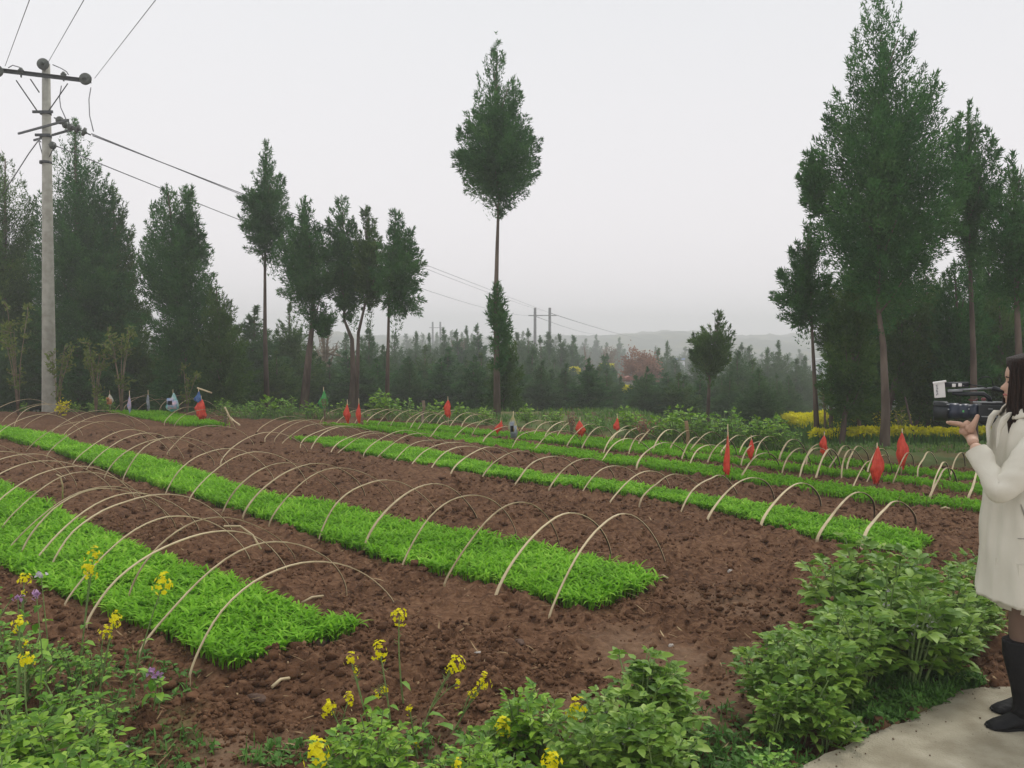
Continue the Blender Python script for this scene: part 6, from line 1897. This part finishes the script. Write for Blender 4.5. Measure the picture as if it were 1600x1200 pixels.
mb.lathe([(.020, 0), (.037, 0), (.037, seg_len(1522)), (.033, seg_len(1521)), (.033, seg_len(1516)), (.036, seg_len(1515)), (.036, seg_len(1506)), (.034, seg_len(1505)), (.034, seg_len(1500)), (.037, seg_len(1499)), (.037, seg_len(1484)), (.02, seg_len(1483))], c0, ax, 32)
mb.build('lens', M['navy_pl'], vc)
mb = MB()
mb.lathe([(.038, seg_len(1484)), (.043, seg_len(1482)), (.045, seg_len(1461)), (.042, seg_len(1461)), (.040, seg_len(1474)), (.036, seg_len(1476))], c0, ax, 32)
boxpx(mb, 1461, 630.5, 1481, 636, .088, 0, .004)
mb.build('lens_hood', M['black_pl'], vc)
mb = MB(); mb.lathe([(0, seg_len(1474)), (.035, seg_len(1475)), (.036, seg_len(1477)), (0, seg_len(1478))], c0, ax, 32); mb.build('front_glass', M['lens_glass'], vc)
mb = MB()
for (px, py, w, h) in ((1522, 635, 2.5, 2.2), (1522, 640.5, 2.2, 2), (1489, 642, 6, 1.6), (1488, 634.5, 9, 1)):
    boxpx(mb, px - w / 2, py - h / 2, px + w / 2, py + h / 2, .006, -.037, 0)
boxpx(mb, 1532, 628.3, 1566, 630, .008, -.058, 0)
boxpx(mb, 1545, 651, 1570, 652.6, .004, -.059, 0)
boxpx(mb, 1555, 639, 1562, 640.2, .004, -.059, 0)
mb.build('trim', M['grey_pl'], vc)
mb = MB(); boxpx(mb, 1512.3, 643, 1514.8, 646, .006, -.037, 0); mb.build('green_mark', M['green_dot'], vc)
# handle and rails
mb = MB()
mb.tube([vp(1483, 612.5), vp(1506, 611)], .006, 8); mb.tube([vp(1500, 610.5), vp(1551, 606.5)], .0042, 8)
mb.build('rail', M['grey_pl'], vc)
mb = MB()
mb.tube([vp(1548, 630), vp(1546, 622), vp(1538, 616), vp(1500, 617), vp(1490, 616)], [.012, .011, .010, .010, .008], 10)
mb.tube([vp(1551, 606.5), vp(1575, 612), vp(1600, 616)], .010, 10)
mb.build('handle', M['black_pl'], vc)
mb = MB()
mb.tube([vp(1478, 602.5, -.01), vp(1517, 601.5, -.01)], .011, 14)
mb.tube([vp(1517, 601.5, -.01), vp(1535, 604, -.01), vp(1545, 606, -.01)], .003, 6)
mb.build('microphone', M['black_pl'], vc)
mb = MB()
boxpx(mb, 1491.5, 600.8, 1497, 606, .026, -.01, .002); boxpx(mb, 1501, 600, 1506.5, 605, .026, -.01, .002); boxpx(mb, 1507.5, 601, 1510.5, 604, .02, -.01, .002)
mb.build('microphone_clamp', M['offwhite'], vc)
mb = MB(); mb.tube([vp(1530, 594), vp(1537, 589.5), vp(1545, 589), vp(1550, 592), vp(1552, 602)], .0022, 6); mb.build('cable', M['black_pl'], vc)
mb = MB(); boxpx(mb, 1538, 622, 1545, 627, .03, -.02, .006); mb.tube([vp(1515, 626), vp(1524, 627), vp(1530, 624)], .003, 6); mb.build('knob', mat_noise('maroon_plastic', (.16, .05, .05), (.22, .08, .08), 5, .4), vc)
# boxy off-white flag with printed marks, on the front of the microphone
mb = MB()
boxpx(mb, 1463.5, 599.5, 1480.5, 623.5, .035, -.01, .003, 0, -.10)
boxpx(mb, 1461.5, 597.5, 1482.5, 600.0, .05, -.01, .001, 0, -.17)
fl = mb.build('mic_flag', M['offwhite'], vc)
mb = MB()
for k, (w, h) in enumerate([(3.0, .7), (2.2, .7), (3.4, .6), (1.0, 1.6), (3.0, .7), (2.0, .8), (3.2, .7)]):
    y = 603.5 + k * 2.5
    boxpx(mb, 1470.6 + .1 * k - w / 2 + .5, y, 1470.6 + .1 * k + w / 2 + .5, y + h, .002, -.0285, 0, 0, -.10)
    boxpx(mb, 1470.0 + (k % 3) * 1.0, y + .2, 1470.7 + (k % 3) * 1.0, y + 1.9, .002, -.0287, 0, 0, -.10)
mb.build('printed_marks', M['ink'], fl)

vc.rotation_euler = (0, 0, -math.radians(25)); vc.scale = (.92, 1, 1)

# ---------------------------------------------------------------- haze
def haze():
    mb = MB()
    x0, x1, y0, y1, z0, z1 = -480, 480, -25, 705, -18, 19
    mb.box(((x0 + x1) / 2, (y0 + y1) / 2, (z0 + z1) / 2), (x1 - x0, y1 - y0, z1 - z0))
    m = bpy.data.materials.new('haze'); m.use_nodes = True
    n, l = m.node_tree.nodes, m.node_tree.links
    n.remove(n['Principled BSDF'])
    v = n.new('ShaderNodeVolumePrincipled')
    v.inputs['Color'].default_value = (.97, .97, .985, 1)
    v.inputs['Density'].default_value = HAZE_D
    v.inputs['Anisotropy'].default_value = .2
    l.new(v.outputs[0], n['Material Output'].inputs['Volume'])
    o = mb.build('haze', m)
    tag(o, 'even pale mist that fades the far trees and hills', 'haze', kind='stuff')
HAZE_D = .0028
haze()
